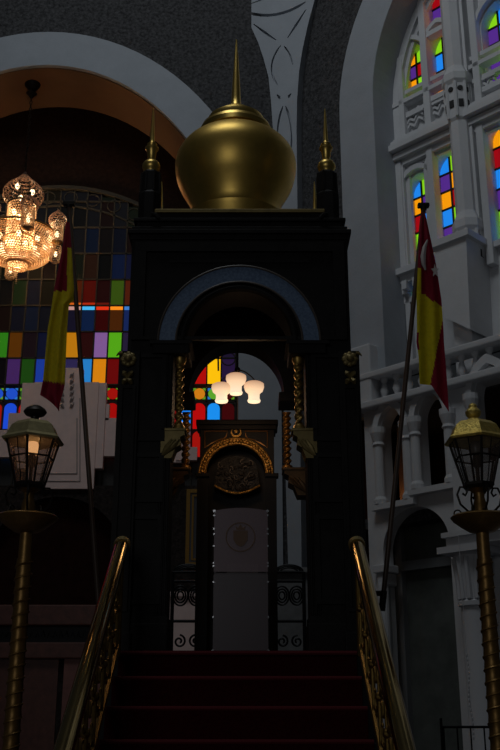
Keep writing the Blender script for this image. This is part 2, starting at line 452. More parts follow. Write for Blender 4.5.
def groove(pts, w):
    P = [Vector(PW(x, y, pe)) for x, y in pts]; L, Rr = [], []
    for i, p in enumerate(P):
        d = (P[min(i+1, len(P)-1)]-P[max(i-1, 0)]).normalized(); nn = Vector((-d.y, d.x))
        ww = w*(.35 if i in (0, len(P)-1) else 1)
        L.append(tuple(p+nn*ww)); Rr.append(tuple(p-nn*ww))
    return L+Rr[::-1]
def bz(*p): return bez(*p, n=8)
G = [groove(bz((246.5, 12), (276, 22), (305.5, 2)), .03), groove([(253.5, 24), (265, 32.5), (276, 40)], .024),
     groove([(306, 9.5), (296, 25), (287.5, 38)], .026), groove(bz((281, 45), (264, 66), (277.5, 85)), .017),
     groove(bz((284, 46), (291, 54), (293, 65)), .014), groove([(277, 94.5), (279, 97), (280, 99)], .025),
     groove([(291, 93.5), (289, 96), (288.5, 98)], .025), groove(bz((283, 106), (275, 126), (278.5, 150)), .018),
     groove(bz((285.5, 106), (294, 126), (291, 150)), .018), groove([(281, -8), (266, -2), (250, 4)], .02)]
pen = M()
pen.prism(poly, G, w0=pe, w1=pe+.07, mp=PF)
pen.prism(poly, w0=pe+.07, w1=.35, mp=PF)
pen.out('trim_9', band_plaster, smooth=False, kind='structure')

# ---- gothic window wall inside the right arch
E = .6
uL = W(399, 140, E)[0]-.05
sill_v = W(400, 300, E)[1]
BLU, GRN, ORG, RED, PUR, YEL = (30, 130, 230), (130, 205, 24), (240, 150, 10), (150, 8, 18), (78, 40, 130), (230, 190, 20)
def lanc(name, xl, xr, ytop, ybot, yref, cols, kind='pointed', moul=.10, open_to=None):
    """a lancet: hole outline in the wall; returns outline and builds glass and moulding"""
    GE = E+.20; dl = .17
    a = W(xl, yref, GE)[0]; b0 = W(xr, yref, GE)[0]; b = b0+dl; cx = (a+b)/2; h = (b-a)/2
    vt = W((xl+xr)/2, ytop, GE)[1]; vb0 = W((xl+xr)/2, ybot, GE)[1]; vb = vb0-.27
    rise = h*1.4 if kind == 'pointed' else h
    hole = arch(cx, h, vb, vt-rise, rise, 20, kind)
    r = struct_root(name, DF(cx, vb, E))
    g = M(); ms = []
    rows = len(cols); ncol = len(cols[0])
    ue = [a+(b0-a)*j/ncol for j in range(ncol)]+[b]; ve = [vt-(vt-vb0)*i/rows for i in range(rows)]+[vb]
    for i in range(rows):
        for j in range(ncol):
            ua, ub = ue[j]+.008, ue[j+1]-.008; zt, zb = ve[i]-.008, ve[i+1]+.008
            pts = [(ua, zb)]
            for q in range(9):
                u = ua+(ub-ua)*q/8
                d = abs(u-cx)
                if kind == 'pointed':
                    R = (h*h+rise*rise)/(2*h); lim = vt-rise+sqrt(max(0, R*R-(d+R-h)**2))
                else: lim = vt-rise+rise*sqrt(max(0, 1-(d/h)**2))
                pts.append((u, max(zb+.002*q+.003, min(zt, lim-.01))))
            pts.append((ub, zb))
            m = glow('stained_glass_%d_%d_%d' % cols[i][j], S(*cols[i][j]), 1.0)
            if m not in ms: ms.append(m)
            g.prism(pts, w0=GE, w1=GE+.03, mp=DF, mi=ms.index(m))
    g.out('stained_glass', ms, r, smooth=False)
    c = M()
    for u in ue[1:-1]: c.box(u-.014, u+.014, GE-.02, GE+.02, vb, vt-.03, mp=DB)
    for v in ve[1:-1]: c.box(a, b, GE-.02, GE+.02, v-.014, v+.014, mp=DB)
    c.out('lead_bars', lead, r, smooth=False)
    o1 = arch(cx, h+moul, vb, vt-rise, rise+moul*1.25, 20, kind); o2 = arch(cx, h+.035, vb, vt-rise, rise+.04, 20, kind)
    c = M(); c.prism(ringpoly(o1, o2), w0=E-.10, w1=E+.02, mp=DF)
    c.box(a-moul, b+moul, E-.10, E+.05, vb-.09, vb, mp=DB)
    c.out('moulding', plaster, r, smooth=False)
    return hole
holes = []
holes.append(lanc('window_2', 410.5, 424, 51, 92, 72, [[ORG, GRN], [PUR, RED], [ORG, GRN]]))
holes.append(lanc('window_3', 436, 452.5, 34, 88, 62, [[GRN, ORG], [BLU, RED], [ORG, PUR]]))
holes.append(lanc('window_4', 432, 452, -30, 24, 5, [[GRN, ORG], [RED, BLU], [PUR, ORG]]))
holes.append(lanc('window_5', 488.5, 512, 8, 76, 40, [[GRN, BLU], [PUR, BLU], [RED, ORG], [PUR, GRN]]))
holes.append(lanc('window_6', 415, 432, 179, 285, 215, [[BLU, GRN], [ORG, PUR], [RED, BLU], [GRN, ORG], [PUR, RED], [BLU, GRN]], 'round'))
holes.append(lanc('window_7', 442, 464, 154, 262, 205, [[BLU, GRN], [PUR, ORG], [ORG, RED], [BLU, GRN], [PUR, ORG], [RED, BLU]], 'round'))
holes.append(lanc('window_8', 496, 516, 124, 230, 180, [[ORG, BLU], [RED, GRN], [BLU, ORG], [PUR, RED], [GRN, BLU]], 'round'))
wv0 = W(400, 372, E)[1]
M().prism([(uL-.6, wv0), (UE, wv0), (UE, 16), (uL-.6, 16)], holes, w0=E, w1=E+.24, mp=DF).out('wall_gothic', plaster, smooth=False, kind='structure')
M().box(uL-.6, UE, E+.24, E+.3, wv0, 16, mp=DB).out('wall_gothic_backing', rough_cast, smooth=False, kind='structure')
# mullions, cornices, zigzag panels
tr = M()
def vbar(px, yref, half, v0, v1, w0=-.14, w1=.03):
    u = W(px, yref, E)[0]; tr.box(u-half, u+half, E+w0, E+w1, v0, v1, mp=DB, bev=.015)
vcorn = W(420, 146, E)[1]                                  # storey cornice
vA = W(418, 95, E)[1]; vtop = 16
vbar(429, 70, .06, vcorn, vtop); vbar(405, 90, .05, vcorn, W(405, 60, E)[1]); vbar(437.5, 210, .055, sill_v, vcorn-.2)
vbar(405.5, 220, .06, sill_v, vcorn-.2); vbar(478.5, 50, .06, vcorn, vtop); vbar(487, 170, .06, sill_v, vcorn-.2)
for (dv, pr) in ((0, .30), (.09, .24), (.17, .16), (-.12, .20), (-.22, .12)):
    tr.box(uL, UE, E-pr, E+.02, vcorn+dv-.06, vcorn+dv+.04, mp=DB)
for dv, pr in ((0, .14), (.32, .08), (-.38, .08)):
    tr.box(uL, UE, E-pr, E+.02, vA-.12+dv*.6, vA-.05+dv*.6, mp=DB)
for (pa, pb) in ((407, 425), (432, 449), (483, 500)):      # blind panels with chevrons
    a = W(pa, 115, E)[0]; b = W(pb, 115, E)[0]; hgt = (vA-.4)-(vcorn+.25)
    for q in range(3):
        v = vcorn+.30+hgt*q/3
        n = 4
        pts = [(a+(b-a)*i/n, v+(.09 if i % 2 else 0)+(.1*i/n)) for i in range(n+1)]
        tr.prism(pts+[(p[0], p[1]+.05) for p in reversed(pts)], w0=E-.06, w1=E+.01, mp=DF)
    tr.box(a-.03, b+.03, E-.09, E+.01, vA-.38, vA-.34, mp=DB)
# spandrel tracery over the lower pair
for (pa, pb, yy) in ((407, 440, 168), (440, 455, 150), (484, 500, 112)):
    a = W(pa, yy, E)[0]; b = W(pb, yy, E)[0]
    tr.box(a, b, E-.05, E+.01, vcorn-.34, vcorn-.30, mp=DB)
# sill brackets under the lower windows
vs2 = W(400, 277, E)[1]
tr.box(uL, W(445, 270, E)[0], E-.28, E+.02, vs2-.10, vs2, mp=DB); tr.box(uL, W(445, 270, E)[0], E-.18, E+.02, vs2-.22, vs2-.10, mp=DB)
for i in range(6):
    u = uL+.1+i*.2; tr.box(u, u+.09, E-.22, E, vs2-.34, vs2-.2, mp=DB)
for px in (403, 412, 421, 430):
    vbar(px, 320, .045, wv0, vs2-.2, -.10)
ra = arch(fcx, fR, fzs-3, fzs, fR, 48); rb_ = arch(fcx, fR-.13, fzs-3, fzs, fR-.13, 48); rc = arch(fcx, fR-.20, fzs-3, fzs, fR-.20, 48)
tr.prism(ringpoly(ra, rb_), w0=E-.12, w1=E+.01, mp=DF); tr.prism(ringpoly(rb_, rc), w0=E-.05, w1=E+.01, mp=DF)
tr.out('trim_10', plaster, smooth=False, kind='structure')

# octagonal pier with two little castellated turrets
def pier(nm, pxc, lo, hi, tur):
    u = W(pxc, 150, .42)[0]; c = DF(u, 0, .42)
    p = M()
    p.lathe(c, [(.165, lo), (.165, hi)], 8, ph=PI/8)
    p.box(u-.12, u+.20, .42, E+.05, lo, hi, mp=DB)
    for (vt, hh) in tur:
        p.lathe(c, [(.165, vt-hh), (.195, vt-hh+.05), (.195, vt-.22), (.235, vt-.16), (.235, vt-.04), (.20, vt+.03), (.165, vt+.12)], 8, ph=PI/8)
        for i in range(8):                                 # ribs, and solid dark inlays painting the shade of small holes
            an = PI/8+2*PI*i/8
            q = (c.x+.195*cos(an), c.y+.195*sin(an))
            p.lathe((q[0], q[1]), [(.028, vt-hh+.05), (.028, vt-.2)], 6)
            an += PI/8; r = .186
            q = Vector((c.x+r*cos(an), c.y+r*sin(an), vt-.32)); t = Vector((-sin(an), cos(an), 0)); o = Vector((cos(an), sin(an), 0))
            p.tube([q+o*-.02, q+o*.012], .042, 10, mi=1)
            z = vt-.58
            p.box(-.036, .036, -.02, .012, z-.06, z+.06, mp=lambda a_, b_, c_, q=q, t=t, o=o: Vector((q.x, q.y, 0))+t*a_+o*b_+Vector((0, 0, c_)), mi=1)
    return p
pv = lambda y: W(460, y, .35)[1]
hole_shade = mat('painted_hole_shade', (.03, .03, .032), .9)  # dark colour stands in for the shade inside the turret holes
pier('x', 462, pv(262), 16, [(pv(72), pv(72)-pv(122)), (pv(222), pv(222)-pv(262))]).out('trim_11', [plaster, hole_shade], smooth=False, kind='structure')
# corbelled block under the pier
cb = M()
ub0, ub1 = W(447, 290, .2)[0], W(474, 290, .2)[0]
v0, v1, v2 = W(460, 338, .2)[1], W(460, 316, .2)[1], pv(250)
def CB(u, v, w): return DF(u, v, w)
cb.prism([(ub0, v1), (ub1, v0), (ub1+.05, v2), (ub0-.05, v2)], w0=.02, w1=E+.05, mp=DF)
cb.prism([(ub0+.05, v0-.6), (ub1-.1, v0-.6), (ub1-.1, v1), (ub0+.05, v1)], w0=.22, w1=E+.05, mp=DF)
cb.box(ub0-.12, ub1+.12, -.04, E, v2-.02, v2+.08, mp=DB)
cb.out('trim_12', plaster, smooth=False, kind='structure')

# ---- gallery arcade below the windows, with balustrade
uJ = fcx-fR
uG = W(364, 420, E2)[0]
aw = M(); holes2 = []
def go(xl, xr, ytop, ybot, yref, kind='pointed', rf=1.5):
    a = W(xl, yref, E2)[0]; b = W(xr, yref, E2)[0]; cx, h = (a+b)/2, (b-a)/2
    vt = W((xl+xr)/2, ytop, E2)[1]; vb = W((xl+xr)/2, ybot, E2)[1]
    return cx, h, vb, vt, arch(cx, h, vb, vt-h*rf, h*rf, 24, kind)
A1 = go(383.5, 407, 407, 503, 470); A2 = go(420.5, 449, 392, 487, 460); A3 = go(477, 512, 364, 462, 420)
big = go(385, 453, 506, 760, 590, 'round', 1.0)
poly = [(uG, 0)] + [(big[0]-big[1], 0)] + arch(big[0], big[1], 0, big[3]-big[1], big[1], 30)[1:-1] + [(big[0]+big[1], 0), (UE, 0), (UE, vbal0), (uG, vbal0)]
aw.prism(poly, [A1[4], A2[4], A3[4]], w0=E2, w1=E2+.22, mp=DF)
aw.out('wall_arcade', plaster, smooth=False, kind='structure')
ad = M()
for cx, h, vb, vt, _ in (A1, A2, A3):
    o1 = arch(cx, h+.10, vt-h*1.5, vt-h*1.5, h*1.5+.14, 24, 'pointed'); o2 = arch(cx, h+.01, vt-h*1.5, vt-h*1.5, h*1.5+.012, 24, 'pointed')
    ad.prism(ringpoly(o1, o2), w0=E2-.09, w1=E2+.01, mp=DF)
    for sx in (-1, 1):
        c = DF(cx+sx*(h+.045), 0, E2-.03); s0 = vt-h*1.5
        ad.lathe(c, [(.10, vb), (.10, vb+.06), (.072, vb+.11), (.068, s0-.24), (.09, s0-.21), (.074, s0-.17), (.115, s0-.04), (.115, s0+.04)], 14)
    ad.box(cx-h-.16, cx+h+.16, E2-.12, E2+.02, vb-.08, vb, mp=DB)
    # raised spandrel triangles, recess shade painted as darker plaster
    for sx in (-1, 1):
        a = cx+sx*(h+.02); s0 = vt-.02
        ad.prism([(a, s0), (a-sx*h*.55, s0), (a, s0-h*.7)], w0=E2-.025, w1=E2+.01, mp=DF, mi=1)
ad.out('trim_13', [plaster, mat('shaded_plaster', (.33, .33, .34), .9)], smooth=False, kind='structure')
# balustrade
bl = M()
bl.box(uG, UE, E2-.12, E2+.25, vbal1, vbal1+.09, mp=DB, bev=.02)
bl.box(uG-.05, UE, E2-.18, E2+.25, vbal0-.08, vbal0+.02, mp=DB, bev=.02)
bl.out('trim_14', plaster, smooth=False, kind='structure')
n_b = 0
for i in range(22):
    u = uG+.35+i*.22
    if u > W(508, 340, E2)[0]: break
    c = DF(u, 0, E2+.06); H = vbal1-vbal0
    q = M(); q.lathe(c, [(.06, vbal0+.02), (.06, vbal0+.07), (.035, vbal0+.1), (.062, vbal0+.02+H*.42), (.03, vbal0+H*.78), (.055, vbal1-.03), (.055, vbal1)], 10)
    q.out('baluster', plaster, label='short white turned baluster, %s from the left end of the gallery parapet' % ['first', 'second', 'third', 'fourth', 'fifth', 'sixth', 'seventh', 'eighth', 'ninth', 'tenth', 'eleventh', 'twelfth', 'thirteenth', 'fourteenth', 'fifteenth', 'sixteenth', 'seventeenth', 'eighteenth', 'nineteenth', 'twentieth', 'last', 'very last'][i], category='baluster', group='balusters of the gallery parapet')
M().box(uG-.35, W(374, 360, E2)[0], E2-.10, .1, vbal0, W(364, 347, E2)[1], mp=DB, bev=.03).out('trim_15', plaster, smooth=False, kind='structure')
# inside of the gallery: floor, back wall and warm partition
gal = M()
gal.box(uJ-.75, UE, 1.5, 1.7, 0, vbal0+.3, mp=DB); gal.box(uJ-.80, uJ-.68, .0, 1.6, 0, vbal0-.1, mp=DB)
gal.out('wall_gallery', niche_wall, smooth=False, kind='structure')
gal = M(); gal.box(uJ-.7, UE, E2+.22, 1.5, A1[2]-.25, A1[2]-.1, mp=DB); gal.out('floor_gallery', rough_cast, smooth=False, kind='structure')
gal = M(); gal.box(uJ-.7, UE, E2+.24, 1.5, vbal0-.1, vbal0+.05, mp=DB); gal.out('ceiling_gallery', rough_cast, smooth=False, kind='structure')
gal = M(); gal.box(W(399, 480, .75)[0], W(411, 480, .75)[0], .75, .85, A1[2]-.1, vbal0-.1, mp=DB); gal.out('wall_gallery_partition', hall_brown, smooth=False, kind='structure')
# glazed door under the big arch
dr = struct_root('door_1', DF(big[0], 0, .30))
g = M(); g.box(big[0]-big[1]-.1, big[0]+big[1]+.1, .36, .40, 0, big[3]+.05, mp=DB); g.out('glass', dark_glass, dr, smooth=False)
g = M()
vt = W(420, 565, .3)[1]
g.box(big[0]-big[1]-.1, big[0]+big[1]+.1, .26, .36, vt-.06, vt+.07, mp=DB)
ux = W(402, 620, .3)[0]; g.box(ux-.06, ux+.06, .26, .36, 0, vt, mp=DB); g.box(ux-.06, ux+.06, .28, .36, vt, big[3], mp=DB)
g.box(big[0]+big[1]-.05, big[0]+big[1]+.05, .26, .36, 0, big[3]-.5, mp=DB)
g.out('door_frame', mat('grey_door_paint', (.22, .23, .24), .6), dr, smooth=False)
# white column with carved capital at the right
CE = -.45
cu = W(478, 650, CE)[0]; cc = DF(cu, 0, CE); rr = .165
vk = W(470, 604, CE)[1]; vk2 = W(470, 552, CE)[1]
cl = M()
cl.lathe(cc, [(.26, 0), (.26, .25), (.2, .35), (rr*1.02, .4), (rr, vk-.05), (rr+.03, vk-.03), (rr+.03, vk+.02), (rr, vk+.04), (rr+.015, vk+.2), (rr+.06, vk2-.06), (rr+.1, vk2-.03)], 28)
for i in range(12):
    a = 2*PI*i/12
    q = Vector((cc.x, cc.y, 0)); d = Vector((cos(a), sin(a), 0))
    cl.tube([q+d*(rr+.01)+Vector((0, 0, vk+.05)), q+d*(rr+.015)+Vector((0, 0, vk+.25)), q+d*(rr+.06)+Vector((0, 0, vk2-.08)), q+d*(rr+.06)+Vector((0, 0, vk2-.14))], [.035, .035, .03, .015], 6)
cl.box(cu-.30, cu+.30, CE-.30, CE+.30, vk2-.03, vk2+.05, mp=DB)
cl.out('column', mat('grey_white_column', (.60, .61, .64), .7), smooth=True, label='round white column with a leafy capital behind the right lantern post', category='column')
en = M(); en.box(W(458, 552, CE)[0], UE, CE-.25, E2+.02, vk2+.05, vk2+.16, mp=DB); en.box(W(456, 552, CE)[0], UE, CE-.31, E2+.02, vk2+.16, vk2+.22, mp=DB)
en.box(W(455, 520, CE+.1)[0], UE, CE+.1, E2+.02, vk2+.22, W(470, 470, E2)[1], mp=DB)
ip0 = W(377, 569, E2)[0]; iv = W(388, 569, E2)[1]
en.box(ip0, big[0]-big[1]+.10, E2-.10, E2+.2, iv-.05, iv+.06, mp=DB, bev=.015); en.box(ip0+.04, big[0]-big[1]+.06, E2-.06, E2+.2, iv-.22, iv-.05, mp=DB, bev=.02)
en.lathe(DF(big[0]-big[1]-.03, 0, E2-.0), [(.12, 0), (.12, .2), (.085, .3), (.08, iv-.2)], 16)
en.out('trim_16', plaster, smooth=False, kind='structure')

# string of little beads hanging beside the column
bs = M()
b0 = at(466.5, 655, 11.2); b1 = at(473, 738, 11.2)
for i in range(19):
    t = i/18; p = b0.lerp(b1, t); p.x += .012*sin(t*9); bs.ball(p, .012, u=6, v=4, sc=(1, 1, 1.7))
bs.tube([b0, b1], .003, 4)
bs.tube([b0, Vector((b0.x, b0.y, vk2))], .003, 4)
bs.out('bead_string', plaster, label='thin string of pale beads hanging left of the white column', category='beads')

# ================================================================== PULPIT
CX = -.09
CXR = CX-.036                             # the rear of the pulpit sits a little to the left
PY0, PY1 = 7.8, 9.4
pul = thing('pulpit', 'tall black wooden mosque pulpit with arched portal and golden onion dome', 'pulpit', (CX, 8.5, 0))
PZ = 2.0
b = M(); b.box(CX-.97, CX+.97, 7.505, 9.65, 0, PZ-.02); b.out('base_block', ebony, pul, smooth=False)
b = M(); b.box(CX-.9, CX+.9, 7.47, 9.6, PZ-.02, PZ, bev=.008); b.out('carpet', carpet, pul, smooth=False)
zs = AZ(343, PY0)                           # springing of the front arch
ztop = AZ(240, PY0)
for sx in (-1, 1):
    b = M()
    x0, x1 = sorted((CX+sx*.55, CX+sx*.93))
    b.box(x0, x1, PY0, PY0+.32, PZ, zs)
    b.box(x0-.02, x1+.02, PY0-.03, PY0+.34, PZ, PZ+.22, bev=.012); b.box(x0-.01, x1+.01, PY0-.015, PY0+.33, PZ+.22, PZ+.27)
    for (pz0, pz1) in ((PZ+.36, PZ+1.05), (PZ+1.15, PZ+1.55), (PZ+1.65, zs-.1)):   # raised panel frames
        fr_o = rect(x0+.05, x1-.05, pz0, pz1); fr_i = rect(x0+.085, x1-.085, pz0+.035, pz1-.035)
        b.prism(fr_o, [fr_i], w0=PY0-.02, w1=PY0+.01)
    for i in range(3):                      # fine reeding on the inner edge
        xx = CX+sx*(.565+.03*i); b.lathe((xx, PY0), [(.011, PZ+.28), (.011, zs-.05)], 6)
    b.out('pillar', ebony, pul, smooth=False)
    # rear pillar
    b = M(); x0, x1 = sorted((CX+sx*.64, CX+sx*.93)); b.box(x0, x1, 9.0, 9.3, PZ, zs+.3); b.out('rear_pillar', ebony, pul, smooth=False)
    # side wing with the gold rosette
    wz = AZ(353, PY0)
    b = M(); x0, x1 = sorted((CX+sx*.82, CX+sx*.99))
    b.box(x0, x1, PY0-.05, PY0+.55, PZ-.02, wz); b.box(x0-.015, x1+.015, PY0-.07, PY0+.57, PZ-.02, PZ+.15, bev=.01)
    b.prism(rect(x0+.02, x1-.02, PZ+.3, wz-.30), [rect(x0+.045, x1-.045, PZ+.33, wz-.33)], w0=PY0-.07, w1=PY0-.04)
    b.out('side_wing', ebony, pul, smooth=False)
    rx, rz = CX+sx*.91, AZ(360, PY0-.05)
    b = M()
    for i in range(8):
        a = 2*PI*i/8; b.ball((rx+.04*cos(a), PY0-.07, rz+.04*sin(a)), .028, u=8, v=6, sc=(1, .6, 1))
    b.ball((rx, PY0-.09, rz), .032, u=10, v=8); b.ball((rx, PY0-.075, rz), .05, u=10, v=6, sc=(1, .4, 1))
    b.tube([(rx+sx*.05, PY0-.07, rz+.055), (rx+sx*.08, PY0-.07, rz+.05), (rx+sx*.10, PY0-.07, rz+.03)], [.015, .012, .004], 6)
    b.out('rosette', pale_gold, pul)
    b = M(); rz2 = AZ(378.5, PY0-.05)
    for a in (PI/4, 3*PI/4, 5*PI/4, 7*PI/4):
        b.tube([(rx, PY0-.07, rz2), (rx+.035*cos(a), PY0-.085, rz2+.045*sin(a)), (rx+.05*cos(a), PY0-.07, rz2+.075*sin(a))], [.012, .024, .012], 6)
    b.out('cross_ornament', pale_gold, pul)

# front arch panel, deep reveal
op = arch(CX, .44, zs, zs, .47, 36)
b = M()
zbeam = zs
pts = [(CX-.93, zbeam)] + op + [(CX+.93, zbeam), (CX+.93, ztop), (CX-.93, ztop)]
b.prism(pts, w0=PY0, w1=PY0+.34)
# raised frame around the panel
b.prism(rect(CX-.90, CX+.90, zs+.02, ztop-.03), [rect(CX-.80, CX+.80, zs-.0+.05, ztop-.12)], w0=PY0-.03, w1=PY0+.01)
b.box(CX-.6, CX+.6, PY0-.012, PY0+.01, ztop-.22, ztop-.17)
b.out('arch_panel', ebony, pul, smooth=False)
b = M(); b.prism(ringpoly(arch(CX, .665, zs, zs, .68, 48), arch(CX, .535, zs, zs, .55, 48)), w0=PY0-.035, w1=PY0)
b.out('blue_tile_band', blue_tile, pul, smooth=False)
b = M()
for (R, q) in ((.675, .69), (.527, .542)):
    b.tube([(x, PY0-.035, z) for x, z in arch(CX, R, zs, zs, q, 48)], .010, 6)
b.out('band_edging', mat('dull_brown_edging', (.07, .055, .045), .5), pul)
b = M(); b.tube([(x, PY0-.01, z) for x, z in arch(CX, .47, zs, zs, .50, 48)], .03, 8); b.out('arch_moulding', ebony, pul)
# imposts under the arch
for sx in (-1, 1):
    x0, x1 = sorted((CX+sx*.41, CX+sx*.72)); zi = AZ(355, PY0)
    b = M(); b.box(x0, x1, PY0-.05, PY0+.34, zi, zs, bev=.01); b.box(x0-.02, x1+.02, PY0-.07, PY0+.35, zs-.03, zs+.0); b.out('impost', ebony, pul, smooth=False)
# canopy sides, ceiling, roof
b = M()
for sx in (-1, 1):
    x0, x1 = sorted((CX+sx*.78, CX+sx*.93)); b = M(); b.box(x0, x1, PY0+.34, 9.3, zs, ztop); b.out('canopy_side', ebony, pul, smooth=False)
b = M(); b.box(CX-.93, CX+.93, PY0+.34, 9.3, ztop-.1, ztop); b.out('canopy_ceiling', ebony, pul, smooth=False)
# cornice
zr = AZ(208.5, PY0)
b = M()
for i, (dz0, dz1, q) in enumerate(((0, .05, .945), (.05, .09, .965), (.09, .13, .935), (.13, .19, .90), (.19, .22, .925))):
    b.box(CX-q, CX+q, PY0-(q-.93), 9.35+(q-.93), ztop+dz0, ztop+dz1, bev=.006)
b.box(CX-.73, CX+.73, PY0+.02, 9.2, ztop+.22, zr-.04)
b.out('cornice', ebony, pul, smooth=False)
b = M(); b.box(CX-.745, CX+.745, PY0, 9.22, zr-.035, zr, bev=.008); b.out('roof_edge', pale_gold, pul, smooth=False)
# back arch with its reveal
zb0 = AZ(404, 9.3); zb1 = AZ(353, 9.3)
b = M(); op2 = arch(CXR, .45, zb0, zb0, zb1-zb0, 36)
b.prism([(CXR-.93, zb0)]+op2+[(CXR+.93, zb0), (CXR+.93, ztop), (CXR-.93, ztop)], w0=9.0, w1=9.3)
for sx in (-1, 1):
    x0, x1 = sorted((CXR+sx*.40, CXR+sx*.66)); b.box(x0, x1, 8.97, 9.3, zb0-.07, zb0+.02, bev=.01)
b.out('rear_arch', ebony, pul, smooth=False)
# twisted columns on carved corbels: two in front, two behind
def corbel(x, y, ztp, h, w, sx, inner):
    c = M()
    prof = [(-w, ztp), (w*.9, ztp), (w*.9, ztp-h*.22), (w*.55, ztp-h*.30), (w*.60, ztp-h*.55), (w*.2, ztp-h*.65), (-w*.1, ztp-h), (-w, ztp-h)]
    c.prism([(x-sx*p[0], p[1]) for p in prof], w0=y-w*.9, w1=y+w*.9)
    for i in range(3):
        a = .5+i*.55
        c.tube([(x+sx*w*.9, y-w*.9, ztp-h*.95), (x+sx*w*(.5-.25*i), y-w*1.05, ztp-h*.65), (x-sx*w*(.1+.3*i)+sx*w*.2, y-w*.95, ztp-h*.38)], [.008, .02, .008], 6)
    c.box(x-w*1.05, x+w*1.05, y-w*1.0, y+w*1.0, ztp-h*.10, ztp, bev=.008)
    return c
zc0, zc1 = AZ(430, PY0+.05), AZ(357, PY0+.05)
for sx in (-1, 1):
    x = CX+sx*.492
    b = M(); b.twist(x, PY0+.08, zc0+.05, zc1-.05, .038, 7.5, lobes=2, amp=.5)
    b.lathe((x, PY0+.08), [(.052, zc0), (.052, zc0+.02), (.040, zc0+.05)], 14); b.lathe((x, PY0+.08), [(.036, zc1-.06), (.05, zc1-.03), (.05, zc1)], 14)
    b.out('twisted_column', old_gold, pul)
    corbel(CX+sx*.53, PY0+.08, zc0, .25, .10, sx, 0).out('corbel', pale_gold, pul)
zd0, zd1 = AZ(468, 9.0), AZ(404, 9.0)-.06
for sx in (-1, 1):
    x = CXR+sx*.475
    b = M(); b.twist(x, 9.08, zd0+.03, zd1, .042, 9, lobes=2, amp=.5); b.lathe((x, 9.08), [(.055, zd0), (.055, zd0+.02), (.045, zd0+.04)], 14)
    b.out('twisted_column', mat('dark_gold_paint', (.30, .15, .04), .45, .8, noise=.25, nscale=22), pul)
    c = corbel(CXR+sx*.55, 9.08, zd0, .26, .12, sx, 0); c.box(*sorted((CXR+sx*.6, CXR+sx*.75)), 9.03, 9.13, zd0-.2, zd0-.02)
    c.out('corbel', mat('brown_gold_paint', (.10, .055, .02), .5, .5, noise=.3, nscale=18), pul)

# corner turrets
def turret(x, y, zb, sc=1.0):
    t = M()
    za, zb2, zc, zt = zb, AZ(172, 7.9), AZ(148, 7.9), AZ(107, 7.9)
    t.lathe((x, y), [(.105, za), (.105, za+.28), (.095, za+.30), (.088, zb2-.02), (.075, zb2)], 8, ph=PI/8)
    for i in range(8): 
        a = PI/8+2*PI*i/8; t.tube([(x+.092*cos(a), y+.092*sin(a), za+.3), (x+.086*cos(a), y+.086*sin(a), zb2-.02)], .012, 5)
    o = t.out('corner_turret', ebony, pul, smooth=False)
    f = M(); R = .082
    f.lathe((x, y), [(.055, zb2-.01)]+[(R*cos(a), zb2+.065+R*.85*sin(a)) for a in [-.75+i*(1.9)/9 for i in range(10)]]+
            [(.045, zc-.02), (.062, zc), (.062, zc+.012), (.035, zc+.025), (.045, zc+.04), (.045, zc+.05), (.026, zc+.065), (.022, zc+.08), (.018, zc+.2), (.009, zt-.05), (0.003, zt)], 20)
    f.out('finial', gold, o)
for sx in (-1, 1):
    turret(CX+sx*.79-.01, 7.92, ztop+.21)
    turret(CXR+sx*.80, 9.25, ztop+.21)
# little crest scrolls at the roof corners
for sx in (-1, 1):
    b = M(); x = CX+sx*.70
    b.tube([(x, PY0-.01, zr-.10), (x+sx*.03, PY0-.02, zr-.07), (x+sx*.06, PY0-.02, zr-.065), (x+sx*.07, PY0-.01, zr-.09)], [.018, .02, .016, .008], 6)
    b.out('corner_scroll', ebony, pul)

# the dome
dx, dy = CX-.05, 8.62
zd = zr
b = M()
prof = [(.50, zd), (.50, zd+.10), (.47, zd+.13)]
z_w = AZ(166, 8.6); R = .593
prof = [(.45, zd), (.45, zd+.06), (.425, zd+.10), (.455, zd+.12), (.47, z_w-.63), (.48, z_w-.60), (.46, z_w-.585), (.41, z_w-.57), (.405, z_w-.53), (.425, z_w-.47), (.455, z_w-.40)]
for i in range(25):
    a = -.57+i*(.57+1.0)/24
    prof.append((R*cos(a), z_w+(.59 if a < 0 else .39)*sin(a)))
b.lathe((dx, dy), prof+[(.27, z_w+.355)], 64)
dm = b.out('dome', dome_gold, pul)
zn = z_w+.365
b = M()
b.lathe((dx, dy), [(.31, zn-.03), (.345, zn-.015), (.358, zn+.025), (.345, zn+.06), (.295, zn+.075), (.28, zn+.09), (.29, zn+.125), (.28, zn+.16), (.23, zn+.18), (.205, zn+.195),
                   (.19, zn+.23), (.14, zn+.27), (.08, zn+.30), (.055, zn+.34), (.046, zn+.42), (.040, zn+.56), (.024, AZ(60, 8.6)), (.006, AZ(38.5, 8.6))], 40)
b.out('spire', gold, dm)

# flag brackets on the pulpit flanks
def flag_line(px0, py0, px1, py1, D): 
    a = at(px0, py0, D); c = at(px1, py1, D); return a, c
FD = 8.3
flT, flB = flag_line(69, 205, 97.5, 590, FD)
frT, frB = flag_line(423.5, 207, 385.5, 575, FD)
for (T, Bm, sx) in ((flT, flB, -1), (frT, frB, 1)):
    d = (Bm-T).normalized(); low_ = Bm+d*.25
    b = M(); b.tube([low_+d*.04, low_-d*.12], .028, 10); b.tube([low_-d*.1, Vector((CX+sx*.95, FD, low_.z+.1))], .022, 8)
    b.out('flag_bracket', lamp_iron, pul)

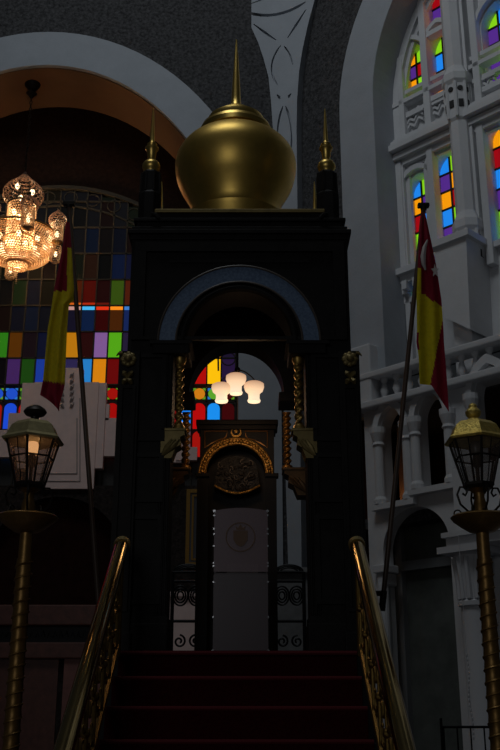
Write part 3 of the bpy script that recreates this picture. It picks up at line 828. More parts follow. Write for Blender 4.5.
# ---- staircase
st = thing('staircase', 'dark red carpeted stairs climbing to the black pulpit between brass rails', 'stairs', (CX, 6.2, 0))
for k in range(1, 10):
    y1 = 7.5; y0 = 7.5-.29*k; z = PZ-.2*k
    b = M(); b.box(CX-.93, CX+.93, y0+.0, y0+.29, 0, z-.012); b.out('step', ebony, st, smooth=False)
pts = []
y, z = 7.5, PZ
cpt = M(); nose_highlight = mat('nosing_highlight_red', (.085, .006, .010), .8, spec=.2)  # lighter red paints the light that rounded step edges catch
for k in range(1, 10):
    y0 = 7.5-.29*k; z = PZ-.2*k
    cpt.box(CX-.86, CX+.86, y0-.006, y0+.29, z-.012, z+.004); cpt.box(CX-.86, CX+.86, y0+.274, y0+.286, z, z+.19)
    nb_ = M(); nb_.tube([(CX-.86, y0-.010, z-.004), (CX+.86, y0-.010, z-.004)], .016, 8); nb_.out('nosing', nose_highlight, st)
nb_ = M(); nb_.tube([(CX-.86, 7.465, PZ-.02), (CX+.86, 7.465, PZ-.02)], .016, 8); nb_.out('nosing', nose_highlight, st)
cpt.out('carpet_runner', carpet, st, smooth=True)

# ---- brass hand rails with scrolled fretwork panels
def rail(side, label):
    s = -1 if side < 0 else 1
    X = CX+.012+s*.868
    top = Vector((X, 7.40, AZ(541, 7.4)-.03)); sl = -.2/.29
    def on(y, dz): return Vector((X, y, top.z+(7.40-y)*sl+dz))
    ye = 4.75
    h = thing('handrail', label, 'handrail', (X, 6.0, 0), 'brass hand rails of the pulpit stairs')
    b = M(); b.tube([on(7.40, 0), on(ye, 0)], .052, 20); b.out('rail_tube', brass, h)
    b = M(); d = (on(7.4, 0)-on(7.3, 0)).normalized(); b.tube([on(7.38, 0), on(7.38, 0)+d*.05], [.062, .062], 20); b.ball(on(7.38, 0)+d*.05, .058, sc=(1, .5, .6)); b.out('end_cap', pale_gold, h)
    # stringer, lower bar, mid bar
    b = M(); b.tube([on(7.36, -.70), on(ye, -.70)], .022, 8); b.tube([on(7.36, -.10), on(ye, -.10)], .014, 8); b.tube([on(7.38, -.06), on(7.38, -.78)], .024, 10)
    b.out('lower_bar', fret_gold, h)
    for i in range(9):
        y = 7.30-i*.30
        b = M(); b.tube([on(y, -.04), on(y, -.72)], .014, 8); b.ball(on(y, -.40), .03, u=8, v=6); b.ball(on(y, -.12), .024, u=8, v=6); b.out('rail_post', fret_gold, h)
        q = M(); yc = y-.15
        for (c1, c2, r, a0, a1) in ((-.04, -.24, .085, 0, 4.6), (.04, -.52, .085, PI, PI+4.6), (.05, -.27, .06, 2, -3), (-.05, -.48, .06, 5, 0), (0, -.38, .05, 0, 6.2)):
            pp = spiral((c1, c2), r, r*.3, a0, a1, 16)
            q.tube([on(yc+p[0], p[1]) for p in pp], [.014-.006*j/16 for j in range(17)], 6)
        for p in ((0, -.16), (.09, -.34), (-.09, -.44), (0, -.60), (.09, -.62), (-.09, -.18)):
            q.ball(on(yc+p[0], p[1]), .024, u=8, v=5, sc=(.6, 1.2, 1))
        q.out('scroll_panel', fret_gold, h)
rail(-1, 'polished brass hand rail on the left side of the pulpit stairs')
rail(1, 'polished brass hand rail on the right side of the pulpit stairs')

# ---- niche panel behind the lectern
NY = 9.42
nc = thing('niche_panel', 'black wooden niche panel with gold arch, crescent and star behind the lectern', 'niche', (CXR, NY+.1, PZ))
nzs = AZ(474, NY); nzt = AZ(439, NY); nz1 = AZ(423, NY)
rO = .352; 
b = M()
ia = arch(CXR-.01, .285, PZ, nzs, .285, 32)
b.prism([(CXR-.36, PZ)]+ia+[(CXR+.36, PZ), (CXR+.36, nz1), (CXR-.36, nz1)], w0=NY, w1=NY+.22)
b.box(CXR-.36, CXR+.36, NY+.20, NY+.26, PZ, nz1)
for sx in (-1, 1):
    x0, x1 = sorted((CXR+sx*.27, CXR+sx*.40)); b.box(x0, x1, NY-.05, NY+.05, nzs-.04, nzs, bev=.008); b.box(x0+.02*(sx < 0), x1-.02*(sx > 0), NY-.03, NY+.02, PZ, nzs-.04)
b.out('panel_body', dark_wood, nc, smooth=False)
b = M(); b.box(CXR-.40, CXR+.40, NY-.06, NY+.28, nz1-.03, nz1+.02, bev=.008); b.box(CXR-.38, CXR+.38, NY-.03, NY+.26, nz1-.07, nz1-.03); b.out('panel_cornice', dark_wood, nc, smooth=False)
ogold = mat('orange_gilding', (.62, .33, .08), .38, .9, noise=.3, nscale=30, bump=.5, bscale=50)
b = M(); b.prism(ringpoly(arch(CXR-.01, rO, nzs, nzs, rO, 36), arch(CXR-.01, .295, nzs, nzs, .295, 36)), w0=NY-.02, w1=NY)
for i in range(30):
    a = PI*(i+.5)/30; b.ball((CXR-.01+.325*cos(a), NY-.022, nzs+.325*sin(a)), .024, u=8, v=5, sc=(.9, .6, .9))
b.tube([(x, NY-.02, z) for x, z in arch(CXR-.01, rO+.004, nzs, nzs, rO+.004, 36)], .008, 6)
b.tube([(x, NY-.02, z) for x, z in arch(CXR-.01, .290, nzs, nzs, .290, 36)], .008, 6)
b.out('gold_arch', ogold, nc)
zc = AZ(433, NY)
for sx in (-1, 1):
    b = M(); xa, xb = CXR-.01+sx*.305, CXR-.01+sx*.085
    zt_, zl = nz1-.085, AZ(446, NY)
    pts = [(xa, zl-.02), (xa, zt_), (xb, zt_), (xb+sx*.01, zt_-.05)] + [(CXR-.01+sx*(.085+.22*t), AZ(441, NY)+(-.005-.10*t*t)+.03) for t in (.15, .4, .7)]
    b.tube([(p[0], NY-.006, p[1]) for p in pts], .0065, 6, closed=True); b.out('spandrel_frame', mat('red_gilding', (.72, .34, .11), .4, .8), nc)
b = M(); cz = zc
cr = [(.052*cos(a), .052*sin(a)) for a in [PI*.5+.55+i*(2*PI-1.1)/20 for i in range(21)]]
ci = [(.040*cos(a), .012+.042*sin(a)) for a in [PI*.5+.62+i*(2*PI-1.24)/20 for i in range(21)]]
b.prism([(CXR-.01+p[0], cz+p[1]) for p in cr+ci[::-1]], w0=NY-.025, w1=NY); b.out('crescent', ogold, nc, smooth=False)
b = M(); b.prism([(CXR-.01+(.024 if i % 2 == 0 else .010)*sin(PI*i/5), cz+.012+(.024 if i % 2 == 0 else .010)*cos(PI*i/5)) for i in range(10)], w0=NY-.02, w1=NY); b.out('star', ogold, nc, smooth=False)
# medallion with relief carving
mz0, mz1 = AZ(496, NY+.1), AZ(457, NY+.1)
mpoly = [(CXR-.22, mz0+.09)] + [(CXR-.22+.44*t, mz0+.09-.075*sin(PI*t)) for t in [i/14 for i in range(1, 14)]] + [(CXR+.22, mz0+.09), (CXR+.205, mz0+.2)] + [(CXR+.19*cos(a), mz1-.11+.11*sin(a)) for a in [i*PI/14 for i in range(15)]] + [(CXR-.205, mz0+.2)]
b = M(); b.prism(mpoly, w0=NY+.06, w1=NY+.20); md = b.out('medallion', mat('dark_bronze_relief', (.04, .034, .03), .5, .4, noise=.5, nscale=20, bump=.8, bscale=40), nc, smooth=False)
b = M(); b.tube([(p[0], NY+.055, p[1]) for p in mpoly[:15]], .013, 8); b.out('medallion_rim', ogold, md)
b = M()
random.seed(3)
for i in range(46):
    u, v = CXR+random.uniform(-.17, .17), random.uniform(mz0+.07, mz1-.06)
    if abs(u-CXR) > .19*sqrt(max(0, 1-max(0, (v-mz1+.13)/.14)**2)): continue
    a = random.uniform(0, 6.28)
    pp = spiral((u, v), .035, .012, a, a+random.uniform(2, 4.2), 8)
    b.tube([(p[0], NY+.052, p[1]) for p in pp], .006, 5)
b.out('relief_carving', mat('worn_bronze_relief', (.09, .07, .055), .45, .6), md)

# ---- pendant lamp inside the pulpit
LYp = 8.62
pc = at(237.5, 372, LYp)
pd = thing('pendant_lamp', 'three-arm pendant lamp with glowing white glass shades inside the pulpit', 'pendant lamp', (pc.x, LYp, pc.z))
b = M(); b.tube([(pc.x, LYp, pc.z-.02), (pc.x, LYp, ztop-.1)], .009, 8); b.lathe((pc.x, LYp), [(.05, ztop-.14), (.06, ztop-.1)], 14); b.ball((pc.x, LYp, pc.z+.02), .028, u=10, v=8); b.out('rod', lamp_iron, pd)
shade_m = glow('lit_opal_glass', (1.0, .66, .36), 1.0)
nt = shade_m.node_tree; bs_ = nt.nodes['Principled BSDF']
tc = nt.nodes.new('ShaderNodeTexCoord'); sx_ = nt.nodes.new('ShaderNodeSeparateXYZ'); mr = nt.nodes.new('ShaderNodeMapRange'); rp = nt.nodes.new('ShaderNodeValToRGB')
nt.links.new(tc.outputs['Generated'], sx_.inputs[0]); nt.links.new(sx_.outputs['Z'], rp.inputs[0])
rp.color_ramp.elements[0].position = .15; rp.color_ramp.elements[0].color = (1.0, .80, .55, 1)
rp.color_ramp.elements[1].position = .95; rp.color_ramp.elements[1].color = (.52, .29, .17, 1)
e = rp.color_ramp.elements.new(.55); e.color = (1.0, .66, .40, 1)
nt.links.new(rp.outputs[0], bs_.inputs['Emission Color']); bs_.inputs['Emission Strength'].default_value = 1.0
lamps = []
for (px, yt, yb, D) in ((221.5, 384, 402, 8.55), (236, 374.5, 394, 8.50), (254, 382.5, 402, 8.62)):
    p1 = at(px, yt, D); p0 = at(px, yb, D); H = p1.z-p0.z; r = .092
    b = M(); x, y, z = p0.x, D, p0.z
    b.tube([Vector((pc.x, LYp, pc.z+.02))]+[Vector(q) for q in bez((pc.x, LYp, pc.z+.02), ((pc.x+x)/2, (LYp+y)/2, p1.z+.12), (x, y, p1.z+.03), 8)][1:]+[Vector((x, y, p1.z-.01))], .006, 6)
    arm = b.out('lamp_arm', lamp_iron, pd)
    b = M(); b.lathe((x, y), [(.055, z+.0), (.060, z+.012), (.050, z+.035), (.052, z+H*.42), (.080, z+H*.56), (.092, z+H*.75), (.090, z+H*.92), (.070, z+H*.99), (.02, z+H)], 24)
    b.out('glass_shade', shade_m, arm)
    lamps.append((x, y, z))

# ---- acrylic lectern
LC = 7.72
lx0, lx1 = AX(213.5, 580, LC), AX(268, 580, LC)
zl1 = AZ(508, LC); zl0 = PZ+.004
lec = thing('lectern', 'clear frosted acrylic lectern with a round crest at the top of the stairs', 'lectern', ((lx0+lx1)/2, LC+.15, zl0))
zm = AZ(573, LC)
b = M(); top = [(lx0+(lx1-lx0)*i/10, zl1-.02+.022*sin(PI*i/10)) for i in range(11)]
b.prism([(lx0, zm+.01), (lx1, zm+.01)]+top[::-1], w0=LC, w1=LC+.012); b.out('upper_panel', frost, lec, smooth=False)
b = M(); b.box(lx0, lx1, LC+.0, LC+.012, zl0, zm-.012); b.out('lower_panel', frost2, lec, smooth=False)
for x in (lx0+.004, lx1-.016):
    b = M(); b.box(x, x+.012, LC+.014, LC+.36, zl0, zl1-.12); b.out('side_panel', frost2, lec, smooth=False)
b = M(); b.box(lx0+.018, lx1-.018, LC+.02, LC+.36, zm-.012, zm+.002); b.out('shelf', frost2, lec, smooth=False)
b = M(); b.prism([(LC+.02, zl1-.16), (LC+.36, zl1-.22), (LC+.36, zl1-.205), (LC+.02, zl1-.145)], w0=lx0+.018, w1=lx1-.018, mp=lambda u, v, w: Vector((w, u, v))); b.out('reading_board', frost2, lec, smooth=False)
for x in (lx0+.0, lx1-.0):
    for yy in (511, 515.5, 529, 534, 546, 563, 566, 582, 617, 651):
        z = AZ(yy, LC); b = M(); b.tube([(x, LC-.006, z), (x, LC+.02, z)], .0075 if yy not in (511, 651) else .011, 8); b.out('stud', chrome, lec)
# crest: round badge outline and a generic shield
ccx, ccz = AX(240.5, 537, LC), AZ(537, LC)
b = M(); R = .115
b.prism(ringpoly([(ccx+R*cos(a), ccz+R*sin(a)) for a in [2*PI*i/40 for i in range(41)]], [(ccx+(R-.008)*cos(a), ccz+(R-.008)*sin(a)) for a in [2*PI*i/40 for i in range(41)]]), w0=LC-.003, w1=LC-.0005)
b.prism([(ccx-.055, ccz+.05), (ccx-.055, ccz-.02), (ccx-.03, ccz-.06), (ccx, ccz-.075), (ccx+.03, ccz-.06), (ccx+.055, ccz-.02), (ccx+.055, ccz+.05)], w0=LC-.003, w1=LC-.0005)
b.prism([(ccx-.03, ccz+.055), (ccx+.03, ccz+.055), (ccx+.04, ccz+.085), (ccx+.018, ccz+.07), (ccx, ccz+.10), (ccx-.018, ccz+.07), (ccx-.04, ccz+.085)], w0=LC-.003, w1=LC-.0005)
b.out('crest', crest, lec, smooth=False)
b = M(); b.box(lx0+.10, lx0+.34, LC+.05, LC+.06, zm+.004, zm+.075, bev=.003)
b.out('paper_stack', paper, label='small stack of white paper standing on the lectern shelf', category='paper')

# ================================================================== FLAGS
def flag(side, T, Bm, rows, bot, colour, label, emblem=None):
    fl = thing('flag', label, 'flag', tuple(Bm), 'red and yellow flags beside the pulpit')
    d = (Bm-T).normalized()
    b = M(); b.tube([T, Bm+d*.25], .021, 10); b.out('flag_pole', pole_mat, fl)
    b = M(); b.tube([T-d*.0+Vector((0, 0, -.03)), T+Vector((0, 0, .02))], .03, 10)
    b.box(T.x-.055, T.x+.055, T.y-.03, T.y+.03, T.z-.005, T.z+.035, bev=.012); b.out('pole_finial', lamp_iron, fl)
    NR, NC = 80, 26
    def edge(y):
        for (a, l0, r0), (c, l1, r1) in zip(rows, rows[1:]):
            if a <= y <= c:
                t = (y-a)/(c-a); return l0+(l1-l0)*t, r0+(r1-r0)*t
        return rows[-1][1:] if y > rows[-1][0] else rows[0][1:]
    q = M(); grid = []
    for i in range(NR+1):
        rowv = []
        for j in range(NC+1):
            c = j/NC; yb = bot(c); y = rows[0][0]+(yb-rows[0][0])*i/NR
            l, r = edge(y); x = l+(r-l)*c
            amp = .022*min(1, i/20)
            w = amp*sin(c*11+y*.012)+.03*amp*20*.03*sin(c*23+y*.05)
            p = at(x, y, FD+w-.02); rowv.append((q.bm.verts.new(p), (x, y)))
        grid.append(rowv)
    for i in range(NR):
        for j in range(NC):
            a = grid[i][j]; e = grid[i+1][j+1]
            f = q.bm.faces.new([grid[i][j][0], grid[i][j+1][0], e[0], grid[i+1][j][0]])
            f.material_index = colour((a[1][0]+e[1][0])/2, (a[1][1]+e[1][1])/2)
    ret = bmesh.ops.solidify(q.bm, geom=q.bm.faces[:], thickness=.006)
    cloth = q.out('cloth', [fl_red, fl_yel], fl)
    if emblem:
        b = M(); emblem(b, fl); b.out('crescent_and_star', fl_wht, cloth)
    return fl
def colL(x, y):
    if y > 381+(x-43)*.12: return 0
    if x > 67.5 - (y-247)*.02 and 248 < y: return 1
    if y < 291+(x-50)*.0+ (0 if x > 50 else 3): return 0
    return 1
flag(-1, flT, flB, [(222, 66, 70), (247, 62.5, 73), (270, 58, 75.5), (290, 54, 78), (299, 52.5, 76), (304, 52, 69), (330, 47.5, 67), (380, 43, 65), (395, 40, 65), (412, 52, 62)],
     lambda c: 395+17*(1-abs(c-.72)/.72) if c < .72 else 412-28*(c-.72)/.28, colL, 'maroon and yellow flag on a leaning pole left of the pulpit, beside the chandelier')
def colR(x, y):
    if 332 < y < 350 and x < 419: return 0
    if y < 268: return 0
    if y < 294 + max(0, (x-424))*.75: return 1 if x < 421.5 else 0
    if y < 312: return 1
    lim = 443-(y-318)*.19
    return 1 if x < lim else 0
def emb(b, fl):
    def pt(x, y, dw=0): return at(x, y, FD-.085)
    pts = [pt(427.5, 240), pt(424.5, 247), pt(423, 256), pt(423.5, 264), pt(425.5, 270)]
    b.tube(pts, [.008, .02, .026, .02, .008], 6)
    c = pt(435, 271)
    st_ = [(c.x+(.05 if i % 2 == 0 else .02)*sin(PI*i/5)*.75, c.z+(.07 if i % 2 == 0 else .03)*cos(PI*i/5)) for i in range(10)]
    b.prism(st_, w0=FD-.09, w1=FD-.083)
flag(1, frT, frB, [(212, 421.5, 425), (240, 419, 431), (270, 417.5, 437), (300, 416.5, 441.5), (330, 417, 443.5), (342, 416.3, 444), (355, 418.5, 445), (380, 419.5, 447), (412, 421, 449)],
     lambda c: 384+3*c if c < .42 else 385+27*(c-.42)/.58, colR, 'red and yellow flag with white crescent and star, right of the pulpit', emb)

# ================================================================== LANTERN POSTS
def lantern(px, label, roof_m, lit, disc):
    D = 7.0
    X = AX(px, 470, D); z = lambda y: AZ(y, D)
    L = thing('lantern_post', label, 'lantern', (X, D, 0), 'lantern posts beside the stairs')
    zg1, zg0 = z(441), z(485)
    ph = PI/6
    b = M(); b.lathe((X, D), [(.225, zg1-.01), (.235, zg1+.005), (.20, zg1+.03), (.165, z(427)), (.135, z(424)), (.125, z(423)), (.04, z(421))], 6, ph=ph)
    roof = b.out('lantern_roof', roof_m, L, smooth=False)
    b = M()
    if disc: b.lathe((X, D), [(.03, z(423)), (.03, z(417)), (.07, z(415)), (.085, z(412)), (.07, z(409)), (.035, z(406)), (0.0, z(405))], 18)
    else: b.lathe((X, D), [(.06, z(423)), (.055, z(420)), (.035, z(418)), (.055, z(415)), (.058, z(412)), (.04, z(409)), (.03, z(408)), (.032, z(406)), (.02, z(404)), (0, z(403))], 18)
    b.out('roof_finial', lamp_iron if disc else roof_m, roof)
    b = M(); zm_ = z(463)
    rt, rb = .195, .105
    for i in range(6):
        a = ph+2*PI*i/6; a2 = ph+2*PI*(i+1)/6
        b.tube([(X+rt*cos(a), D+rt*sin(a), zg1), (X+rb*cos(a), D+rb*sin(a), zg0)], .009, 6)
        for zz, r in ((zg1-.005, rt), (zg1-.13, rt-(rt-rb)*.13/(zg1-zg0)), (zg0, rb)):
            b.tube([(X+r*cos(a), D+r*sin(a), zz), (X+r*cos(a2), D+r*sin(a2), zz)], .007, 5)
        for t in (.5,):
            c1 = Vector((X+rt*cos(a), D+rt*sin(a), zg1)).lerp(Vector((X+rt*cos(a2), D+rt*sin(a2), zg1)), t)
            c2 = Vector((X+rb*cos(a), D+rb*sin(a), zg0)).lerp(Vector((X+rb*cos(a2), D+rb*sin(a2), zg0)), t)
            b.tube([c1, c2], .004, 5)
    b.lathe((X, D), [(.10, zg0-.03), (.115, zg0-.01), (.115, zg0+.01), (.02, zg0+.02)], 6, ph=ph)
    b.out('lantern_frame', lamp_iron, L, smooth=False)
    b = M(); b.lathe((X, D), [(rb-.004, zg0+.01), (rt-.004, zg1-.01)], 6, ph=ph); b.bm.faces.ensure_lookup_table()
    bmesh.ops.delete(b.bm, geom=[f for f in b.bm.faces if len(f.verts) > 4], context='FACES_ONLY'); b.out('lantern_glass', lamp_glass, L, smooth=False)
    b = M(); zc = z(447)
    b.lathe((X, D), [(.014, zg0+.01), (.014, zc-.16), (.028, zc-.14), (.028, zc-.07), (.02, zc-.05)], 12); b.out('bulb_holder', lamp_iron, L)
    b = M(); b.lathe((X, D), [(.036, zc-.055), (.042, zc-.03), (.042, zc+.02), (.03, zc+.045), (0, zc+.055)], 16)
    b.out('bulb', glow('lit_bulb_glass', (1.0, .50, .20), 1.0) if lit else mat('unlit_bulb_glass', (.18, .17, .16), .3), L)
    b = M(); zst = z(490); zdish = z(519)
    b.lathe((X, D), [(.075, zg0-.03), (.04, zg0-.06), (.035, zg0-.09), (.05, zdish+.1), (.055, zdish+.04)], 12)
    b.lathe((X, D), [(.05, zdish-.10), (.09, zdish-.09), (.15, zdish-.05), (.20, zdish-.01), (.215, zdish+.012), (.20, zdish+.025), (.06, zdish+.04)], 28)
    b.out('dish', pole_gold, L)
    b = M()
    for i in range(4):                                   # scrolls carrying the lantern
        a = i*PI/2+.15
        dvec = Vector((cos(a), sin(a), 0))
        pp = [(.05, zdish+.06), (.09, zdish+.05), (.145, zdish+.10), (.165, zdish+.17), (.14, zdish+.225), (.105, zdish+.225), (.09, zdish+.19), (.105, zdish+.165), (.125, zdish+.18)]
        b.tube([Vector((X, D, 0))+dvec*p[0]+Vector((0, 0, p[1])) for p in pp], .008, 6)
    b.out('scroll_bracket', lamp_iron, L)
    for i in range(5):
        a = 2*PI*i/5+.4; c = Vector((X+.16*cos(a), D+.16*sin(a), zdish+.03)); t = Vector((cos(a), sin(a), 0))
        b = M(); b.tube([c+t*.025*cos(q)+Vector((0, 0, .015+.025*sin(q))) for q in [-.6+j*4.2/10 for j in range(11)]], .006, 5); b.out('dish_curl', lamp_iron, L)
    b = M(); b.lathe((X, D), [(.05, 2.2), (.045, zdish-.09)], 14)
    b.twist(X, D, .35, zdish-.28, .056, 26, lobes=1, amp=.06, rows=120, n=12)
    hp = [(X+.056*cos(a), D+.056*sin(a), .35+(zdish-.65)*a/(2*PI*26)) for a in [i*2*PI/10 for i in range(261)]]
    b.tube(hp, .008, 5)
    b.lathe((X, D), [(.16, 0), (.16, .08), (.12, .12), (.1, .3), (.06, .36)], 16)
    b.out('post', pole_gold, L)
    return X, D, zc
LL = lantern(31, 'lit lantern on a twisted post left of the stairs, dull gold roof', lamp_dull, True, True)
LR = lantern(477.5, 'unlit lantern on a twisted post right of the stairs, bright gold roof', lamp_gold, False, False)

# ================================================================== CHANDELIER
CY = B+.45
cc = at(21, 222, CY); cxx = cc.x
zz = lambda y: AZ(y, CY)
pr_ = lambda d: d*CY/(ray(20, 230)[1])/F                # pixel width to metres there
ch = thing('chandelier', 'large glowing crystal chandelier with onion crowns and small turret lamps', 'chandelier', (cxx, CY, zz(285)))
# chain from the arch soffit
ze = AZ(70, CY)
zsof = zsp+aB*sqrt(max(0, 1-((cxx-ac)/aA)**2))-.02
b = M()
z0c = zz(172)
n = int((zsof-z0c)/.075)
for i in range(n):
    z = z0c+.04+i*(zsof-z0c-.06)/n; rot = i % 2
    b.tube([(cxx+(.02*cos(a) if rot else 0), CY+(0 if rot else .02*cos(a)), z+.045*sin(a)) for a in [2*PI*j/8 for j in range(8)]], .009, 4, closed=True)
b.out('chain', lamp_iron, ch)
b = M(); b.lathe((cxx, CY), [(.02, zsof-.30), (.05, zsof-.25), (.10, zsof-.20), (.05, zsof-.14), (.13, zsof-.05), (.15, zsof)], 16); b.out('ceiling_hook', lamp_iron, ch)
def beads(m, prof, n, r, c, mi=0, skip=0.0):
    for k, (R, z) in enumerate(prof):
        for i in range(n):
            if random.random() < skip: continue
            a = 2*PI*(i+.5*(k % 2))/n; m.octa((c[0]+R*cos(a), c[1]+R*sin(a), z), r, mi)
def lerp_prof(pts, rows):
    out = []
    L = [0]
    for a, c in zip(pts, pts[1:]): L.append(L[-1]+math.dist(a, c))
    for i in range(rows):
        s = L[-1]*i/(rows-1)
        for j in range(len(pts)-1):
            if s <= L[j+1]+1e-9:
                t = (s-L[j])/(L[j+1]-L[j]); out.append(tuple(a+(c-a)*t for a, c in zip(pts[j], pts[j+1]))); break
    return out
random.seed(5)
Rb = pr_(34.5)
crown = [(.01, zz(173)), (.05, zz(176)), (pr_(8), zz(181)), (pr_(15), zz(186)), (pr_(20), zz(192)), (pr_(20), zz(198)), (pr_(14), zz(205))]
b = M(); beads(b, lerp_prof(crown, 13), 40, .021, (cxx, CY)); b.out('crown_beads', crystal_dark, ch, smooth=False, kind='stuff')
b = M()
for i in range(12):
    a = 2*PI*i/12; b.tube([(cxx+R*cos(a)*.97, CY+R*sin(a)*.97, z) for R, z in crown], .008, 4)
b.tube([(cxx+pr_(14)*cos(a), CY+pr_(14)*sin(a), zz(205)) for a in [2*PI*j/28 for j in range(28)]], .018, 6, closed=True)
b.out('crown_frame', lamp_iron, ch)
drum = [(pr_(14), zz(204)), (pr_(13.5), zz(243))]
b = M(); beads(b, lerp_prof(drum, 16), 34, .02, (cxx, CY)); b.out('drum_beads', crystal, ch, smooth=False, kind='stuff')
bowl = [(Rb*.98, zz(236)), (Rb*1.02, zz(242)), (Rb*.99, zz(248)), (Rb*.88, zz(255)), (Rb*.68, zz(260)), (Rb*.42, zz(263)), (Rb*.30, zz(264))]
b = M(); beads(b, lerp_prof(bowl, 19), 76, .023, (cxx, CY)); b.out('bowl_beads', crystal, ch, smooth=False, kind='stuff')
b = M()
for R, z, t in ((Rb*1.03, zz(234), .022), (Rb*.31, zz(263.5), .015), (Rb*.45, zz(240), .02)):
    b.tube([(cxx+R*cos(a), CY+R*sin(a), z) for a in [2*PI*j/40 for j in range(40)]], t, 6, closed=True)
for i in range(10):
    a = 2*PI*i/10; b.tube([(cxx+R*cos(a)*.98, CY+R*sin(a)*.98, z) for R, z in bowl], .007, 4)
b.out('bowl_frame', mat('chandelier_gilt', (.5, .32, .14), .35, .9), ch)
b = M(); cup = [(Rb*.30, zz(264)), (Rb*.27, zz(268)), (Rb*.12, zz(270))]
beads(b, lerp_prof(cup, 5), 24, .018, (cxx, CY)); b.out('cup_beads', crystal, ch, smooth=False, kind='stuff')
b = M()
for i in range(7): b.octa((cxx, CY, zz(270)-.03-i*.036), .018)
b.out('bead_drop', crystal, ch, smooth=False)
bulb_m = glow('lit_chandelier_bulb', (1.0, .74, .42), 3.0)
bulbs = []
for i in range(16):
    a = 2*PI*i/16+.2; R = Rb*(.74 if i % 2 == 0 else .5); bulbs.append((cxx+R*cos(a), CY+R*sin(a), zz(250 if i % 2 else 245)))
for i in range(4):
    a = 2*PI*i/4+.6; bulbs.append((cxx+pr_(8)*cos(a), CY+pr_(8)*sin(a), zz(214)))
for i in range(3):
    a = 2*PI*i/3+4.2; bulbs.append((cxx+pr_(9)*cos(a), CY+pr_(9)*sin(a), zz(190+2*i)))
for p in bulbs:
    b = M(); b.ball(p, .045, u=10, v=8, sc=(.9, .9, 1.3)); b.out('bulb', bulb_m, ch)
tur = []
for i in range(6):
    a = -PI/2+.42+2*PI*i/6 ; R = pr_(38)
    x, y = cxx+R*cos(a), CY+R*sin(a); z0 = zz(230)
    t = M(); t.tube([(cxx+Rb*cos(a), CY+Rb*sin(a), zz(239)), (x, y, z0-.28)], .014, 6)
    t.lathe((x, y), [(.02, z0-.33), (.06, z0-.31), (.105, z0-.28), (.105, z0-.265)], 14)
    o = t.out('turret_frame', mat('chandelier_gilt', (1, 1, 1)), ch)
    t = M(); t.lathe((x, y), [(.012, z0+.33), (.022, z0+.36), (.022, z0+.38), (0, z0+.41)], 8); t.out('turret_finial', lamp_iron, o)
    on_ = [(.135, z0+.09), (.155, z0+.14), (.145, z0+.20), (.09, z0+.26), (.03, z0+.31), (.012, z0+.34)]
    t = M(); beads(t, lerp_prof(on_, 8), 20, .016, (x, y)); t.out('onion_beads', crystal_dark, o, smooth=False, kind='stuff')
    t = M(); beads(t, lerp_prof([(.10, z0+.08), (.10, z0-.25)], 12), 18, .016, (x, y)); t.out('turret_beads', crystal, o, smooth=False, kind='stuff')
    t = M(); t.ball((x, y, z0-.12), .042, u=10, v=8, sc=(.8, .8, 1.4)); t.out('turret_bulb', bulb_m, o)
    if i % 2 == 0: tur.append((x, y, z0)); continue
    t = M(); z9 = z0-.41; beads(t, lerp_prof([(.085, z9+.05), (.09, z9-.2), (.04, z9-.24)], 9), 16, .016, (x, y)); t.out('drop_beads', crystal, o, smooth=False, kind='stuff')
    t = M(); t.ball((x, y, z9-.08), .036, u=8, v=6, sc=(.8, .8, 1.4)); t.out('drop_bulb', bulb_m, o)
    tur.append((x, y, z0))

# ================================================================== things seen through the pulpit
IY = 11.0
def ip(px, py): q = at(px, py, IY); return q.x, q.z
# gilt picture frame hanging low on the recess wall at the left
fy = RY-.345
fz0, fz1 = AZ(566, fy), AZ(489, fy); fx0, fx1 = AX(186, 520, fy), AX(214, 520, fy)
pf = thing('framed_panel', 'tall dark framed panel with narrow gold moulding behind the pulpit', 'frame', ((fx0+fx1)/2, fy, fz0))
b = M(); b.prism(rect(fx0, fx1, fz0, fz1), [rect(fx0+.06, fx1-.06, fz0+.06, fz1-.06)], w0=fy, w1=fy+.06)
b.prism(rect(fx0+.09, fx1-.09, fz0+.09, fz1-.09), [rect(fx0+.12, fx1-.12, fz0+.12, fz1-.12)], w0=fy+.005, w1=fy+.05); b.out('moulding', mat('frame_gold', (.20, .11, .02), .5, .6), pf, smooth=False)
b = M(); b.box(fx0+.05, fx1-.05, fy+.03, fy+.055, fz0+.05, fz1-.05); b.out('panel', mat('framed_dark_panel', (.02, .022, .03), .4), pf, smooth=False)
# wrought iron screens with big scrolls, standing behind the pulpit on either side
def screen(pa, pb, label):
    x0, z0 = ip(pa, 655); x1 = ip(pb, 655)[0]; z1 = ip(pa, 553)[1]; zr = ip(pa, 572)[1]
    s = thing('iron_screen', label, 'screen', ((x0+x1)/2, IY, 0), 'wrought iron screens behind the pulpit')
    b = M()
    for x in (x0, x1): b.tube([(x, IY, 0), (x, IY, zr)], .02, 8)
    for z in (zr, zr-.10, z0-.05, z0+.35): b.tube([(x0, IY, z), (x1, IY, z)], .016, 8)
    b.out('frame_bars', iron, s)
    w = (x1-x0)
    for i in range(2):
        b = M(); c = x0+w*(.25+.5*i)
        for R in (w*.24, w*.17, w*.10):
            b.tube([(c+R*cos(a), IY, z0+.62+R*1.3*sin(a)) for a in [2*PI*j/24 for j in range(24)]], .011, 6, closed=True)
        b.out('ring_ornament', iron, s)
        b = M(); sgn = 1 if i else -1
        b.tube([(p[0], IY, p[1]) for p in spiral((c, z0+.14), w*.2, w*.04, 1.5, 1.5+sgn*9, 30)], .012, 6)
        b.out('scroll', iron, s)
    b = M()
    for R in (w*.48, w*.40, w*.30): b.tube([((x0+x1)/2+R*cos(a), IY, zr+R*.5*sin(a)) for a in [PI*j/20 for j in range(21)]], .011, 6)
    b.out('crest_arc', iron, s)
screen(171, 203, 'black wrought iron scroll screen at the left behind the pulpit')
screen(275, 305, 'black wrought iron scroll screen at the right behind the pulpit')
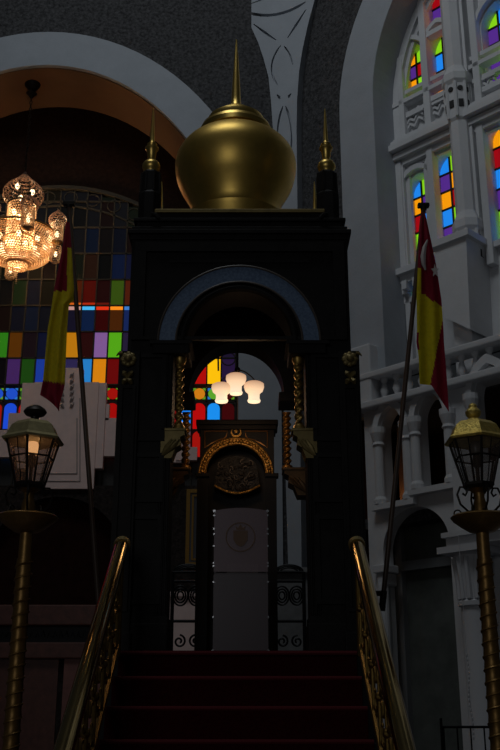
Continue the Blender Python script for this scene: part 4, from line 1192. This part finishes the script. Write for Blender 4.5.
# low pale marble dado further back, catching some light between the scrolls
b = M(); dz = AZ(575, 13.9)
b.box(AX(168, 620, 14), AX(214, 620, 14), 13.9, 14.05, AZ(668, 13.9), AZ(597, 13.9)); b.box(AX(168, 620, 14)-.05, AX(214, 620, 14)+.05, 13.85, 14.1, AZ(597, 13.9), AZ(592, 13.9), bev=.01)
b.box(AX(168, 620, 14), AX(214, 620, 14), 13.9, 14.05, 0, AZ(668, 13.9), mi=0)
b.out('trim_17', pink_stone, smooth=False, kind='structure')
b = M(); b.box(AX(270, 620, 14), AX(312, 620, 14), 13.9, 14.05, 0, AZ(573, 13.9)); b.box(AX(270, 620, 14)-.05, AX(312, 620, 14)+.05, 13.84, 14.1, AZ(573, 13.9), AZ(568, 13.9), bev=.01)
b.out('trim_18', mat('grey_marble_dado', (.20, .20, .20), .6, noise=.2, nscale=5), smooth=False, kind='structure')
# low iron railing at the far right, bottom of the photo
rl = M(); p0 = at(442, 738, 10.2); p1 = at(470, 738, 10.2); zr_ = at(442, 727, 10.2).z
rl.tube([(p0.x, 10.2, zr_), (p1.x+.2, 10.2, zr_)], .012, 8)
for i in range(4): rl.tube([(p0.x+.02+i*.13, 10.2, 0), (p0.x+.02+i*.13, 10.2, zr_)], .008, 6)
rl.tube([(p0.x, 10.2, 0), (p0.x, 10.2, zr_+.08)], .014, 8)
rl.out('railing', iron, label='low black iron railing before the white column at bottom right', category='railing')

# ================================================================== LIGHT
w = bpy.data.worlds.new('world'); scene.world = w; w.use_nodes = True
bg = w.node_tree.nodes['Background']; bg.inputs[0].default_value = (.80, .90, 1.0, 1); bg.inputs[1].default_value = .010
def area(name, loc, target, size, power, col, sy=None):
    l = bpy.data.lights.new(name, 'AREA'); l.energy = power; l.color = col; l.size = size
    if sy: l.shape = 'RECTANGLE'; l.size_y = sy
    o = bpy.data.objects.new(name, l); C.objects.link(o); o.location = loc
    o.rotation_euler = (Vector(target)-Vector(loc)).to_track_quat('-Z', 'Y').to_euler()
    return o
def point(name, loc, power, col, r=.1):
    l = bpy.data.lights.new(name, 'POINT'); l.energy = power; l.color = col; l.shadow_soft_size = r
    o = bpy.data.objects.new(name, l); C.objects.link(o); o.location = loc; return o
area('clerestory_daylight', (-2.2, 6.0, 18.5), (.8, 14, 10), 4.5, 265, (.90, .96, 1.0))
area('front_fill', (-3.0, -4.0, 5.0), (0, 9, 4.5), 3.5, 58, (.95, .97, 1.0))  # added soft fill from behind the camera, brightens flags, lectern and dome
point('chandelier_light', (cxx, CY, zz(247)), 85, (1.0, .64, .33), .25)
point('chandelier_crown_light', (cxx, CY, zz(215)), 15, (1.0, .64, .33), .12)
for i, p in enumerate(lamps):
    point('pendant_light', (p[0], p[1]-.0, p[2]-.05), .8, (1.0, .62, .32), .05)
point('lantern_light', (LL[0], LL[1], LL[2]+.02), 2.4, (1.0, .55, .25), .05)
gp = DF(W(405, 490, .6)[0], A1[2]+.22, .60)
point('gallery_lamp', gp, .8, (1.0, .5, .2), .08)

vs = scene.view_settings
scene.display_settings.display_device = 'sRGB'
vs.view_transform = 'Standard'; vs.look = 'None'; vs.exposure = 0; vs.gamma = 1; vs.use_curve_mapping = False
scene.cycles.use_denoising = True
scene.cycles.max_bounces = 6
scene.cycles.sample_clamp_indirect = 2.0
